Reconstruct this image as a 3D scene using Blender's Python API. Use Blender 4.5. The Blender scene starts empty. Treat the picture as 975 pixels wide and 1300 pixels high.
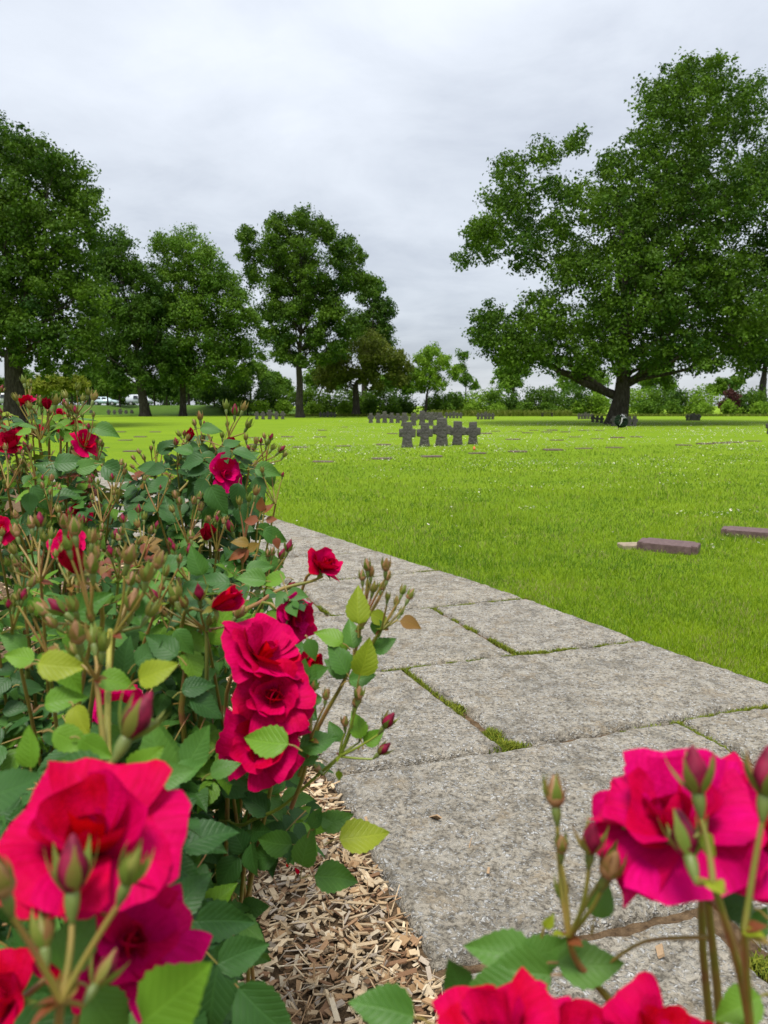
import bpy, bmesh, math, random
import numpy as np
from mathutils import Vector, Matrix, Quaternion
R = random.Random(7)
N = np.random.default_rng(11)
sc = bpy.context.scene
rad = math.radians

# ------------------------------------------------------------------ camera
H = 1.3; FPX = 960.0; PITCH = math.atan(135/960)
cam_d = bpy.data.cameras.new('camera'); cam = bpy.data.objects.new('camera', cam_d)
sc.collection.objects.link(cam); sc.camera = cam
cam.location = (0, 0, H); cam.rotation_euler = (rad(90)-PITCH, 0, 0)
cam_d.sensor_fit = 'VERTICAL'; cam_d.sensor_height = 36; cam_d.lens = 36*FPX/1300
cam_d.clip_start = 0.02; cam_d.clip_end = 6000
cam_d.dof.use_dof = True; cam_d.dof.focus_distance = 2.2; cam_d.dof.aperture_fstop = 8.0

# ------------------------------------------------------------------ world, sun, exposure
SUN_EL, SUN_AZ = rad(70), rad(200)      # azimuth clockwise from +Y
w = bpy.data.worlds.new('World'); sc.world = w; w.use_nodes = True
nt = w.node_tree; nt.nodes.clear(); nn = nt.nodes.new; lk = nt.links.new
out = nn('ShaderNodeOutputWorld')
sky = nn('ShaderNodeTexSky'); sky.sky_type = 'NISHITA'; sky.sun_disc = False
sky.sun_elevation = SUN_EL; sky.sun_rotation = SUN_AZ
bg1 = nn('ShaderNodeBackground'); bg1.inputs[1].default_value = 0.075; lk(sky.outputs[0], bg1.inputs[0])
tc = nn('ShaderNodeTexCoord'); sep = nn('ShaderNodeSeparateXYZ'); lk(tc.outputs['Generated'], sep.inputs[0])
def wm(op, a, b=None, clamp=False):
    m = nn('ShaderNodeMath'); m.operation = op; m.use_clamp = clamp
    for i, v in enumerate((a, b)):
        if v is None: continue
        if isinstance(v, (int, float)): m.inputs[i].default_value = v
        else: lk(v, m.inputs[i])
    return m.outputs[0]
zc = wm('MAXIMUM', sep.outputs[2], 0.0)
den = wm('ADD', zc, 0.16)
comb = nn('ShaderNodeCombineXYZ')
lk(wm('DIVIDE', sep.outputs[0], den), comb.inputs[0]); lk(wm('DIVIDE', sep.outputs[1], den), comb.inputs[1])
def wnoise(scale, detail, rough, off, dist=0.0):
    mp = nn('ShaderNodeMapping'); mp.inputs['Location'].default_value = off
    lk(comb.outputs[0], mp.inputs[0])
    t = nn('ShaderNodeTexNoise'); t.inputs['Scale'].default_value = scale; t.inputs['Detail'].default_value = detail
    t.inputs['Roughness'].default_value = rough; t.inputs['Distortion'].default_value = dist
    lk(mp.outputs[0], t.inputs[0]); return t.outputs['Fac']
n1 = wnoise(0.75, 6, 0.52, (3.1, 0.4, 0), 0.3); n2 = wnoise(2.0, 7, 0.6, (8.0, 2.0, 3.0), 0.4)
mixv = wm('ADD', wm('MULTIPLY', n1, 0.62), wm('MULTIPLY', n2, 0.38))
rampn = nn('ShaderNodeValToRGB'); lk(mixv, rampn.inputs[0])
els = rampn.color_ramp.elements
els[0].position = 0.36; els[0].color = (0.178, 0.191, 0.217, 1)
els[1].position = 0.63; els[1].color = (0.272, 0.286, 0.309, 1)
e = els.new(0.5); e.color = (0.234, 0.248, 0.271, 1)
# an overcast sky grows brighter from the horizon to the zenith
grad = wm('ADD', wm('MULTIPLY', zc, 0.85), 0.93)
bg2 = nn('ShaderNodeBackground'); lk(rampn.outputs[0], bg2.inputs[0]); lk(grad, bg2.inputs[1])
mx = nn('ShaderNodeMixShader'); mx.inputs[0].default_value = 0.9
lk(bg1.outputs[0], mx.inputs[1]); lk(bg2.outputs[0], mx.inputs[2]); lk(mx.outputs[0], out.inputs[0])

sd = bpy.data.lights.new('sun', 'SUN'); sd.energy = 1.5; sd.angle = rad(18); sd.color = (1, 0.965, 0.9)
sun = bpy.data.objects.new('sun', sd); sc.collection.objects.link(sun)
sdir = Vector((math.sin(SUN_AZ)*math.cos(SUN_EL), math.cos(SUN_AZ)*math.cos(SUN_EL), math.sin(SUN_EL)))
sun.rotation_euler = sdir.to_track_quat('Z', 'Y').to_euler(); sun.location = (0, 0, 60)
vs = sc.view_settings; vs.view_transform = 'Standard'; vs.look = 'None'; vs.exposure = 1.5; vs.gamma = 1
vs.use_curve_mapping = False
sc.cycles.max_bounces = 6; sc.cycles.diffuse_bounces = 3; sc.cycles.glossy_bounces = 2
sc.cycles.transmission_bounces = 3; sc.cycles.transparent_max_bounces = 4

# ------------------------------------------------------------------ pixel helpers (975 x 1300 photograph)
CP, SP = math.cos(PITCH), math.sin(PITCH)
def ray(x, y):
    u = (x-487.5)/FPX; v = (650-y)/FPX
    return Vector((u, CP+v*SP, -SP+v*CP))
def P(x, y, d): return Vector((0, 0, H))+ray(x, y)*d
def G(x, y, z=0.0):
    r = ray(x, y); return Vector((0, 0, H))+r*((z-H)/r.z)

# ------------------------------------------------------------------ build helpers
def link(o, parent=None):
    sc.collection.objects.link(o)
    if parent is not None: o.parent = parent
    return o
def tag(o, label, cat=None, group=None, kind=None):
    o['label'] = label
    if cat: o['category'] = cat
    if group: o['group'] = group
    if kind: o['kind'] = kind
    return o
def empty(name, loc=(0, 0, 0), rz=0.0):
    o = bpy.data.objects.new(name, None); o.location = loc; o.rotation_euler[2] = rz; o.empty_display_size = 0.1
    return link(o)
def np_mesh(name, V, faces, mats, uv=None, col=None, smooth=True, matidx=None):
    """faces: list of (n,k) int arrays; uv: per vertex (n,2); col: per vertex (n,3)"""
    me = bpy.data.meshes.new(name)
    V = np.asarray(V, dtype=np.float32)
    if not isinstance(faces, list): faces = [faces]
    idx = np.concatenate([np.asarray(f, dtype=np.int32).ravel() for f in faces])
    tot = np.concatenate([np.full(len(f), f.shape[1], dtype=np.int32) for f in map(np.asarray, faces)])
    st = np.concatenate([[0], np.cumsum(tot)[:-1]]).astype(np.int32)
    me.vertices.add(len(V)); me.vertices.foreach_set('co', V.ravel())
    me.loops.add(len(idx)); me.loops.foreach_set('vertex_index', idx)
    me.polygons.add(len(tot)); me.polygons.foreach_set('loop_start', st); me.polygons.foreach_set('loop_total', tot)
    if matidx is not None: me.polygons.foreach_set('material_index', np.asarray(matidx, dtype=np.int32))
    me.polygons.foreach_set('use_smooth', np.full(len(tot), smooth, dtype=bool))
    if uv is not None:
        l = me.uv_layers.new(name='UVMap'); l.data.foreach_set('uv', np.asarray(uv, dtype=np.float32)[idx].ravel())
    if col is not None:
        a = me.color_attributes.new('col', 'FLOAT_COLOR', 'POINT')
        c4 = np.ones((len(V), 4), dtype=np.float32); c4[:, :3] = col; a.data.foreach_set('color', c4.ravel())
    me.update(calc_edges=True)
    for m in (mats if isinstance(mats, (list, tuple)) else [mats]): me.materials.append(m)
    return me
def obj(name, me, parent=None, mat=None):
    o = bpy.data.objects.new(name, me)
    if mat is not None: o.matrix_world = mat
    return link(o, parent)
def tube(pts, radii, seg=7):
    """tapered tube along pts -> V, F(quads)"""
    pts = np.asarray([list(p) for p in pts], float); n = len(pts)
    t = np.gradient(pts, axis=0); t /= np.linalg.norm(t, axis=1, keepdims=True)+1e-9
    ref = np.array([0.31, 0.87, 0.38]) if abs(t[0][2]) > 0.6 else np.array([0, 0, 1.0])
    a = np.cross(t, ref); a /= np.linalg.norm(a, axis=1, keepdims=True)+1e-9
    b = np.cross(t, a)
    th = np.linspace(0, 2*np.pi, seg, endpoint=False)
    r = np.asarray(radii, float)
    if r.ndim == 1: r = np.repeat(r[:, None], seg, 1)
    V = pts[:, None, :]+(a[:, None, :]*np.cos(th)[None, :, None]+b[:, None, :]*np.sin(th)[None, :, None])*r[:, :, None]
    V = V.reshape(-1, 3)
    i = np.arange(n-1)[:, None]; j = np.arange(seg)[None, :]; k = (j+1) % seg
    F = np.stack([(i*seg+j)+0*k, i*seg+k, (i+1)*seg+k, (i+1)*seg+j], -1).reshape(-1, 4)
    return V, F
def joinVF(parts):
    Vs, Fs, o = [], [], 0
    for V, F in parts:
        Vs.append(V); Fs.append(F+o); o += len(V)
    return np.concatenate(Vs), np.concatenate(Fs)
def bez(p0, p1, p2, n=8):
    t = np.linspace(0, 1, n)[:, None]; p0, p1, p2 = (np.asarray(list(p), float) for p in (p0, p1, p2))
    return (1-t)**2*p0+2*t*(1-t)*p1+t*t*p2
def box_bm(bm, c, s, rot=None):
    m = Matrix.Translation(c)
    if rot is not None: m = m @ rot
    r = bmesh.ops.create_cube(bm, size=1.0, matrix=m @ Matrix.Diagonal((s[0], s[1], s[2], 1)))
    return r['verts']
def bm_mesh(name, bm, mat, smooth=False):
    me = bpy.data.meshes.new(name); bm.to_mesh(me); bm.free(); me.materials.append(mat)
    for p in me.polygons: p.use_smooth = smooth
    return me
# value noise
_lat = N.random((64, 64, 8))
def vnoise(x, y, layer=0):
    xi = np.floor(x).astype(int); yi = np.floor(y).astype(int); fx = x-xi; fy = y-yi
    fx = fx*fx*(3-2*fx); fy = fy*fy*(3-2*fy); L = _lat[:, :, layer % 8]
    g = lambda a, b: L[a % 64, b % 64]
    return (g(xi, yi)*(1-fx)+g(xi+1, yi)*fx)*(1-fy)+(g(xi, yi+1)*(1-fx)+g(xi+1, yi+1)*fx)*fy
def fbm(x, y, o=4, layer=0):
    s = 0; a = 0.5
    for i in range(o): s = s+a*vnoise(x*2**i+i*7.3, y*2**i+i*3.1, layer+i); a *= 0.5
    return s

# ------------------------------------------------------------------ materials
class NT:
    def __init__(s, name):
        s.m = bpy.data.materials.new(name); s.m.use_nodes = True; s.t = s.m.node_tree; s.t.nodes.clear()
        s.out = s.n('ShaderNodeOutputMaterial')
    def n(s, k, **kw):
        x = s.t.nodes.new(k)
        for a, b in kw.items(): setattr(x, a, b)
        return x
    def set(s, sock, v):
        if hasattr(v, 'is_output') or isinstance(v, bpy.types.NodeSocket): s.t.links.new(v, sock)
        else:
            if isinstance(v, tuple) and len(v) == 3 and sock.type == 'RGBA': v = (*v, 1)
            sock.default_value = v
    def math(s, op, a, b=0.0, c=None, clamp=False):
        m = s.n('ShaderNodeMath', operation=op, use_clamp=clamp); s.set(m.inputs[0], a); s.set(m.inputs[1], b)
        if c is not None: s.set(m.inputs[2], c)
        return m.outputs[0]
    def mix(s, f, a, b, blend='MIX'):
        m = s.n('ShaderNodeMix', data_type='RGBA', blend_type=blend); s.set(m.inputs[0], f)
        s.set(m.inputs[6], a); s.set(m.inputs[7], b); return m.outputs[2]
    def noise(s, vec, scale, detail=4, rough=0.55, dist=0.0, out='Fac'):
        t = s.n('ShaderNodeTexNoise'); s.set(t.inputs['Vector'], vec); s.set(t.inputs['Scale'], scale)
        s.set(t.inputs['Detail'], detail); s.set(t.inputs['Roughness'], rough); s.set(t.inputs['Distortion'], dist)
        return t.outputs[out]
    def ramp(s, f, stops):
        r = s.n('ShaderNodeValToRGB'); s.set(r.inputs[0], f); e = r.color_ramp.elements
        while len(e) < len(stops): e.new(0.5)
        for el, (p, c) in zip(e, stops):
            el.position = p; el.color = (*c, 1) if isinstance(c, tuple) else (c, c, c, 1)
        return r.outputs[0]
    def bump(s, h, strength=0.5, dist=0.01, normal=None):
        b = s.n('ShaderNodeBump'); s.set(b.inputs['Height'], h); s.set(b.inputs['Strength'], strength)
        s.set(b.inputs['Distance'], dist)
        if normal is not None: s.set(b.inputs['Normal'], normal)
        return b.outputs[0]
    def pbr(s, col, rough=0.6, spec=0.5, normal=None, translucent=0.0, tcol=None, sheen=0.0, coat=0.0):
        p = s.n('ShaderNodeBsdfPrincipled'); s.set(p.inputs['Base Color'], col); s.set(p.inputs['Roughness'], rough)
        s.set(p.inputs['Specular IOR Level'], spec)
        if sheen: s.set(p.inputs['Sheen Weight'], sheen)
        if coat: s.set(p.inputs['Coat Weight'], coat)
        if normal is not None: s.set(p.inputs['Normal'], normal)
        o = p.outputs[0]
        if translucent:
            t = s.n('ShaderNodeBsdfTranslucent'); s.set(t.inputs[0], tcol if tcol is not None else col)
            if normal is not None: s.set(t.inputs['Normal'], normal)
            m = s.n('ShaderNodeMixShader'); m.inputs[0].default_value = translucent
            s.t.links.new(o, m.inputs[1]); s.t.links.new(t.outputs[0], m.inputs[2]); o = m.outputs[0]
        s.t.links.new(o, s.out.inputs[0]); return s.m
    def pos(s): return s.n('ShaderNodeNewGeometry').outputs['Position']
    def objc(s): return s.n('ShaderNodeTexCoord').outputs['Object']
    def uv(s): return s.n('ShaderNodeTexCoord').outputs['UV']
    def rnd(s): return s.n('ShaderNodeObjectInfo').outputs['Random']
    def vcol(s): return s.n('ShaderNodeVertexColor', layer_name='col').outputs[0]

def plain(name, col, rough=0.6, spec=0.4, var=0.0, scale=8.0, bump=0.0, **kw):
    t = NT(name); c = col; nrm = None
    if var or bump: f = t.noise(t.objc(), scale)
    if var: c = t.mix(t.ramp(f, [(0.3, 0.0), (0.7, 1.0)]), tuple(x*(1-var) for x in col), tuple(min(1, x*(1+var)) for x in col))
    if bump: nrm = t.bump(f, bump)
    return t.pbr(c, rough, spec, nrm, **kw)

# lawn soil / far lawn
t = NT('lawn_turf'); p = t.pos()
f1 = t.noise(p, 0.35, 5, 0.6); f2 = t.noise(p, 7.0, 4, 0.6); f3 = t.noise(p, 60.0, 3, 0.7)
c = t.mix(t.ramp(f1, [(0.3, 0.0), (0.7, 1.0)]), (0.142, 0.245, 0.007), (0.215, 0.318, 0.010))
c = t.mix(t.math('MULTIPLY', t.ramp(f2, [(0.35, 0.0), (0.75, 1.0)]), 0.5), c, (0.095, 0.205, 0.008))
c = t.mix(t.math('MULTIPLY', t.ramp(f3, [(0.4, 0.0), (0.8, 1.0)]), 0.45), c, (0.27, 0.36, 0.03))
M_TURF = t.pbr(c, 0.9, 0.1, t.bump(f3, 0.8, 0.05))
# grass blades
t = NT('grass_blade')
M_GRASS = t.pbr(t.vcol(), 0.55, 0.25, translucent=0.35)
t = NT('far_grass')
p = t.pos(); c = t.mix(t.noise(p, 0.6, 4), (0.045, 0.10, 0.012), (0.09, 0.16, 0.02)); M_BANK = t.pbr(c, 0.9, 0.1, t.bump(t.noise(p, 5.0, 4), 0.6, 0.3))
# tree leaves
def tree_leaf(name):
    t = NT(name); return t.pbr(t.vcol(), 0.55, 0.16, translucent=0.34)
M_TLEAF = tree_leaf('tree_leaf')
t = NT('bark'); p = t.objc()
mp = t.n('ShaderNodeMapping'); mp.inputs['Scale'].default_value = (5, 5, 1.2); t.set(mp.inputs[0], p)
f = t.noise(mp.outputs[0], 1.6, 7, 0.65, 0.6)
M_BARK = t.pbr(t.ramp(f, [(0.3, (0.022, 0.019, 0.015)), (0.52, (0.062, 0.052, 0.042)), (0.75, (0.12, 0.11, 0.095))]), 0.9, 0.15, t.bump(f, 1.0, 0.12))
# paving stone
t = NT('paving_stone'); p = t.pos()
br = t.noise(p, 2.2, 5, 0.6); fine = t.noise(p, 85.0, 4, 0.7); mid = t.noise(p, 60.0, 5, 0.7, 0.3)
base = t.mix(t.ramp(br, [(0.32, 0.0), (0.68, 1.0)]), (0.33, 0.29, 0.225), (0.54, 0.475, 0.365))
base = t.mix(t.math('MULTIPLY', t.rnd(), 0.4), base, (0.45, 0.41, 0.35))
base = t.mix(t.ramp(mid, [(0.40, 0.8), (0.53, 0.0)]), base, (0.075, 0.064, 0.046))  # dark pits: lichen and dirt, plus relief shade painted into the colour
v = t.n('ShaderNodeTexVoronoi'); v.inputs['Scale'].default_value = 78.0
mp = t.n('ShaderNodeMix', data_type='VECTOR'); mp.inputs[0].default_value = 0.035; t.set(mp.inputs[4], p)
nz = t.n('ShaderNodeTexNoise'); nz.inputs['Scale'].default_value = 40; t.set(nz.inputs['Vector'], p); t.set(mp.inputs[5], nz.outputs['Color'])
t.set(v.inputs['Vector'], mp.outputs[1])
fleck = t.math('MULTIPLY', t.ramp(v.outputs['Distance'], [(0.22, 1.0), (0.50, 0.0)]), t.ramp(t.noise(p, 23.0, 5, 0.75), [(0.44, 0.0), (0.51, 1.0)]))
base = t.mix(t.math('MULTIPLY', fleck, 0.9), base, (0.74, 0.73, 0.70))
big = t.ramp(t.noise(p, 5.0, 4, 0.65), [(0.50, 0.0), (0.72, 1.0)])
base = t.mix(t.math('MULTIPLY', big, 0.55), base, (0.14, 0.128, 0.10))
och = t.ramp(t.noise(p, 6.3, 4, 0.65, 0.4), [(0.56, 0.0), (0.66, 1.0)])
base = t.mix(t.math('MULTIPLY', och, 0.5), base, (0.36, 0.275, 0.17))
mot = t.noise(p, 13.0, 6, 0.72, 0.4)
base = t.mix(t.ramp(mot, [(0.36, 0.55), (0.5, 0.0)]), base, (0.115, 0.100, 0.075))
base = t.mix(t.ramp(mot, [(0.52, 0.0), (0.66, 0.6)]), base, (0.56, 0.52, 0.44))
hgt = t.math('ADD', t.math('MULTIPLY', t.math('ADD', mid, mot), 1.0), t.math('MULTIPLY', fine, 0.45))
hgt = t.math('ADD', hgt, t.math('MULTIPLY', fleck, 0.35))
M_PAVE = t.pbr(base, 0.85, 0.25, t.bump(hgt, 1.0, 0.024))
# cross / plaque stone
t = NT('dark_basalt'); p = t.objc(); f = t.noise(p, 9.0, 6, 0.65); g = t.noise(p, 2.0, 3)
M_BASALT = t.pbr(t.mix(t.ramp(g, [(0.35, 0.0), (0.65, 1.0)]), t.ramp(f, [(0.3, (0.045, 0.042, 0.039)), (0.7, (0.13, 0.122, 0.113))]), (0.105, 0.100, 0.086)), 0.9, 0.2, t.bump(f, 1.0, 0.08))
t = NT('plaque_stone'); p = t.objc(); f = t.noise(p, 22.0, 5, 0.6)
M_PLAQUE = t.pbr(t.ramp(f, [(0.3, (0.082, 0.048, 0.044)), (0.7, (0.165, 0.105, 0.098))]), 0.62, 0.35, t.bump(f, 0.4, 0.01))
M_CONC = plain('pale_concrete', (0.30, 0.24, 0.17), 0.9, 0.2, 0.25, 12, 0.4)
# mulch
t = NT('mulch_soil'); p = t.pos(); f = t.noise(p, 30, 6, 0.7)
M_SOIL = t.pbr(t.ramp(f, [(0.3, (0.05, 0.03, 0.017)), (0.7, (0.24, 0.16, 0.09))]), 0.95, 0.1, t.bump(f, 1.0, 0.03))
t = NT('wood_chip'); f = t.noise(t.objc(), 120, 3, 0.6); c = t.mix(t.math('MULTIPLY', f, 0.5), t.vcol(), (0.10, 0.06, 0.03))
M_CHIP = t.pbr(c, 0.85, 0.2, t.bump(f, 0.5, 0.004))
# rose leaves
def rose_leaf(name, c1, c2, back, tr=0.22, rough=0.46):
    t = NT(name); uv = t.uv(); sx = t.n('ShaderNodeSeparateXYZ'); t.set(sx.inputs[0], uv)
    ax = t.math('ABSOLUTE', t.math('SUBTRACT', sx.outputs[0], 0.5)); y = sx.outputs[1]
    w1 = t.math('SINE', t.math('MULTIPLY', t.math('SUBTRACT', y, t.math('MULTIPLY', ax, 0.75)), 50.0))
    vein = t.math('POWER', t.math('MAXIMUM', w1, 0.0), 5.0)
    rib = t.ramp(ax, [(0.012, 1.0), (0.035, 0.0)])
    vv = t.math('MAXIMUM', vein, rib)
    g = t.n('ShaderNodeNewGeometry')
    f = t.noise(t.pos(), 28.0, 3, 0.6)
    c = t.mix(t.math('ADD', t.math('MULTIPLY', t.rnd(), 0.65), t.math('MULTIPLY', f, 0.4)), c1, c2)
    c = t.mix(t.math('MULTIPLY', vv, 0.12), c, tuple(min(1, x*2.0+0.01) for x in c2))
    c = t.mix(g.outputs['Backfacing'], c, back)
    nrm = t.bump(t.math('SUBTRACT', t.math('MULTIPLY', f, 0.8), vv), 0.28, 0.002)
    return t.pbr(c, rough, 0.27, nrm, translucent=tr, tcol=t.mix(0.5, c, (0.20, 0.36, 0.02)))
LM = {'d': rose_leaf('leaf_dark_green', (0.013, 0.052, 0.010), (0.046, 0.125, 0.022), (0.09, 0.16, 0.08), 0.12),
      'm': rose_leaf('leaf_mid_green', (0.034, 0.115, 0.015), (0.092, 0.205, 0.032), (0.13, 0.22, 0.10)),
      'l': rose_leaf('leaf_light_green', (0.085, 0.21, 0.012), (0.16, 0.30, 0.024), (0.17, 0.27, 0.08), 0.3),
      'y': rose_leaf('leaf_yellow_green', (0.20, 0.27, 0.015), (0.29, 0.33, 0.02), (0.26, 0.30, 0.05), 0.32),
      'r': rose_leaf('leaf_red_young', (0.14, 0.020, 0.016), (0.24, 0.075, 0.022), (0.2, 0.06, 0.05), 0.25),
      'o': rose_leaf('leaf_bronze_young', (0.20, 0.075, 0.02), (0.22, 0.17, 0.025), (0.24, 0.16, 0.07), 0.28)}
# petals
def petal_mat(name, a, b, rough=0.48):
    t = NT(name); uv = t.uv(); sx = t.n('ShaderNodeSeparateXYZ'); t.set(sx.inputs[0], uv)
    f = t.noise(t.objc(), 2.2, 3, 0.5)
    k = t.math('ADD', t.math('MULTIPLY', t.rnd(), 0.5), t.math('MULTIPLY', f, 0.6))
    g = t.n('ShaderNodeNewGeometry')
    k = t.math('ADD', k, t.math('MULTIPLY', g.outputs['Backfacing'], 0.30), clamp=True)
    c = t.mix(t.ramp(k, [(0.48, 0.0), (0.95, 1.0)]), a, b)
    mpv = t.n('ShaderNodeMapping'); mpv.inputs['Scale'].default_value = (26, 2.2, 1); t.set(mpv.inputs[0], uv)
    st = t.noise(mpv.outputs[0], 1.0, 4, 0.6, 0.3)
    c = t.mix(t.ramp(st, [(0.35, 0.38), (0.62, 0.0)]), c, tuple(x*0.55 for x in a))
    nrm = t.bump(t.math('ADD', t.noise(t.objc(), 3.0, 2), t.math('MULTIPLY', t.noise(t.objc(), 14, 3), 0.25)), 0.25, 0.01)
    return t.pbr(c, rough, 0.04, nrm, translucent=0.22, tcol=t.mix(0.4, c, (0.55, 0.0, 0.03)))
M_PET = petal_mat('petal_red', (0.50, 0.0004, 0.004), (0.60, 0.0008, 0.095), 0.6)
M_PETP = petal_mat('petal_pink', (0.53, 0.0006, 0.035), (0.64, 0.0015, 0.15), 0.6)
M_PETD = petal_mat('petal_crimson', (0.26, 0.001, 0.012), (0.44, 0.001, 0.035), 0.55)
def sep_mat():
    t = NT('sepal_green'); f = t.noise(t.objc(), 1.6, 3); k = t.math('ADD', t.math('MULTIPLY', f, 0.8), t.math('MULTIPLY', t.rnd(), 0.5))
    return t.pbr(t.ramp(k, [(0.42, (0.13, 0.19, 0.025)), (0.75, (0.22, 0.20, 0.04)), (1.0, (0.28, 0.10, 0.05))]), 0.5, 0.3, translucent=0.15)
M_BUDR = plain('bud_dark_red', (0.16, 0.004, 0.026), 0.55, 0.2, 0.55, 3.0)
M_BUDP = plain('bud_pink_green', (0.27, 0.14, 0.06), 0.5, 0.4, 0.25, 2.0)
M_SEP = sep_mat()
M_HIP = plain('hip_green', (0.12, 0.155, 0.035), 0.45, 0.45, 0.2, 2.0)
M_STAM = plain('stamen_ochre', (0.30, 0.16, 0.03), 0.7)
t = NT('rose_stem'); f = t.noise(t.pos(), 22, 3)
M_STEM = t.pbr(t.ramp(f, [(0.35, (0.15, 0.155, 0.022)), (0.52, (0.24, 0.17, 0.035)), (0.68, (0.25, 0.10, 0.045))]), 0.45, 0.4)
t = NT('rose_cane'); f = t.noise(t.pos(), 14, 4)
M_CANE = t.pbr(t.ramp(f, [(0.35, (0.085, 0.125, 0.022)), (0.6, (0.15, 0.15, 0.03)), (0.75, (0.10, 0.055, 0.03))]), 0.5, 0.4)
M_MOSS = None
t = NT('moss'); M_MOSS = t.pbr(t.vcol(), 0.8, 0.15, translucent=0.2)
t = NT('daisy_white'); M_DAISY = t.pbr(t.vcol(), 0.7, 0.2, translucent=0.2)

# ================================================================== SETTING
# lawn: one sheet to the horizon, finer near the camera
def lawn_sheet():
    xs = np.concatenate([[-2500, -600, -200], np.linspace(-80, 80, 41), [200, 600, 2500]])
    ys = np.concatenate([[-600, -60], np.linspace(-10, 120, 53), [200, 600, 3000]])
    X, Y = np.meshgrid(xs, ys, indexing='ij'); Z = -0.035+0*X
    V = np.stack([X, Y, Z], -1).reshape(-1, 3); ny = len(ys)
    i, j = np.meshgrid(np.arange(len(xs)-1), np.arange(ny-1), indexing='ij')
    F = np.stack([i*ny+j, (i+1)*ny+j, (i+1)*ny+j+1, i*ny+j+1], -1).reshape(-1, 4)
    return np_mesh('lawn', V, F, M_TURF)
tag(obj('lawn', lawn_sheet()), 'mown bright green lawn stretching to the far hedge', kind='structure')

# grass bank that carries the car park behind the left trees
bx = np.linspace(-75, -14, 40); prof = [(104, -0.3), (108, 0.15), (113, 1.0), (117, 1.35), (122, 1.4), (160, 1.4), (161, -0.3)]
V = []
for x in bx:
    e_ = min(1, max(0, (-14-x)/9))
    for y, z in prof: V.append((x, y+1.2*math.sin(x*0.3), z*e_-0.1*(1-e_)+ (0.12*math.sin(x*0.7+y) if 0.1 < z < 1.3 else 0)))
k = len(prof); i, j = np.meshgrid(np.arange(len(bx)-1), np.arange(k-1), indexing='ij')
F = np.stack([i*k+j, (i+1)*k+j, (i+1)*k+j+1, i*k+j+1], -1).reshape(-1, 4)
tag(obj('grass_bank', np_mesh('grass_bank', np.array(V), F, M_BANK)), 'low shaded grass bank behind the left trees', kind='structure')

# ---- stone path
path = empty('path'); tag(path, 'pale rough stone slab path between rose bed and lawn', kind='structure')
def slab(q, res, gap=0.020, z=0.0):
    """q: four ground corners (far left, far right, near right, near left)"""
    q = np.array([[a[0], a[1]] for a in q]); c = q.mean(0)
    L = np.linalg.norm(q[1]-q[0]); W = np.linalg.norm(q[3]-q[0])
    q = c+(q-c)*np.array([1-gap/ (0.5*(L+W)), 1-gap/(0.5*(L+W))])
    nu = max(6, int(L/res)); nv = max(6, int(W/res))
    u = np.linspace(0, 1, nu+1)[:, None]; v = np.linspace(0, 1, nv+1)[None, :]
    b = lambda k: ((1-u)*(1-v)*q[0][k]+u*(1-v)*q[1][k]+u*v*q[2][k]+(1-u)*v*q[3][k])
    X, Y = b(0), b(1)
    ed = np.minimum(np.minimum(u*L, (1-u)*L), np.minimum(v*W, (1-v)*W))+0*X
    k = np.clip(1-ed/0.06, 0, 1)
    jx = (fbm(X*13+31, Y*13, 4, 1)-0.47)*0.042; jy = (fbm(X*13, Y*13+57, 4, 2)-0.47)*0.042
    Xo = X+jx*k; Yo = Y+jy*k
    rnd = np.clip(1-ed/0.018, 0, 1)
    Z = z+(fbm(X*2.3, Y*2.3, 2, 3)-0.4)*0.012+(fbm(X*23, Y*23, 4, 4)-0.45)*0.016-rnd**2*(0.012+0.018*fbm(X*14, Y*14, 3, 5))
    top = np.stack([Xo, Yo, Z], -1).reshape(-1, 3); nn_ = nv+1
    i, j = np.meshgrid(np.arange(nu), np.arange(nv), indexing='ij')
    F = np.stack([i*nn_+j, i*nn_+j+1, (i+1)*nn_+j+1, (i+1)*nn_+j], -1).reshape(-1, 4)
    ring = [a*nn_ for a in range(nu+1)]+[nu*nn_+a for a in range(1, nv+1)]+[a*nn_+nv for a in range(nu-1, -1, -1)]+[a for a in range(nv-1, 0, -1)]
    bot = top[ring].copy(); bot[:, 2] = z-0.11; n0 = len(top); m = len(ring)
    S = np.array([[ring[a], ring[(a+1) % m], n0+(a+1) % m, n0+a] for a in range(m)])
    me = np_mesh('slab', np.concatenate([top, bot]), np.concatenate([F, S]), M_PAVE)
    me.flip_normals()
    return obj('slab', me, path)
NEAR = [[(-.2, 2.52), (1.23, 3.01), (1.58, 2.08), (.11, 1.61)], [(1.24, 3.02), (2.12, 3.33), (2.5, 2.42), (1.60, 2.09)],
        [(.12, 1.585), (.815, 1.81), (1.09, .95), (.45, .66)], [(.885, 1.83), (1.58, 2.07), (1.95, 1.2), (1.17, .97)],
        [(1.6, 2.07), (2.5, 2.41), (2.9, 1.55), (1.97, 1.21)]]
MIDS = [[(-.5, 3.45), (.09, 3.65), (.475, 2.76), (-.2, 2.53)], [(.1, 3.655), (1.45, 4.1), (1.93, 3.28), (.50, 2.78)],
        [(-.85, 4.45), (.315, 4.81), (.70, 3.87), (-.5, 3.46)], [(.325, 4.82), (.985, 5.05), (1.44, 4.11), (.725, 3.89)],
        [(-.68, 5.48), (.46, 5.94), (.98, 5.07), (-.34, 4.63)], [(-1.35, 5.25), (-.69, 5.48), (-.35, 4.63), (-.9, 4.45)]]
for q in NEAR: slab(q, 0.011)
for q in MIDS: slab(q, 0.02)
A = np.array([-1.36, 5.26]); B = np.array([.45, 5.96])
seams = []
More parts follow.
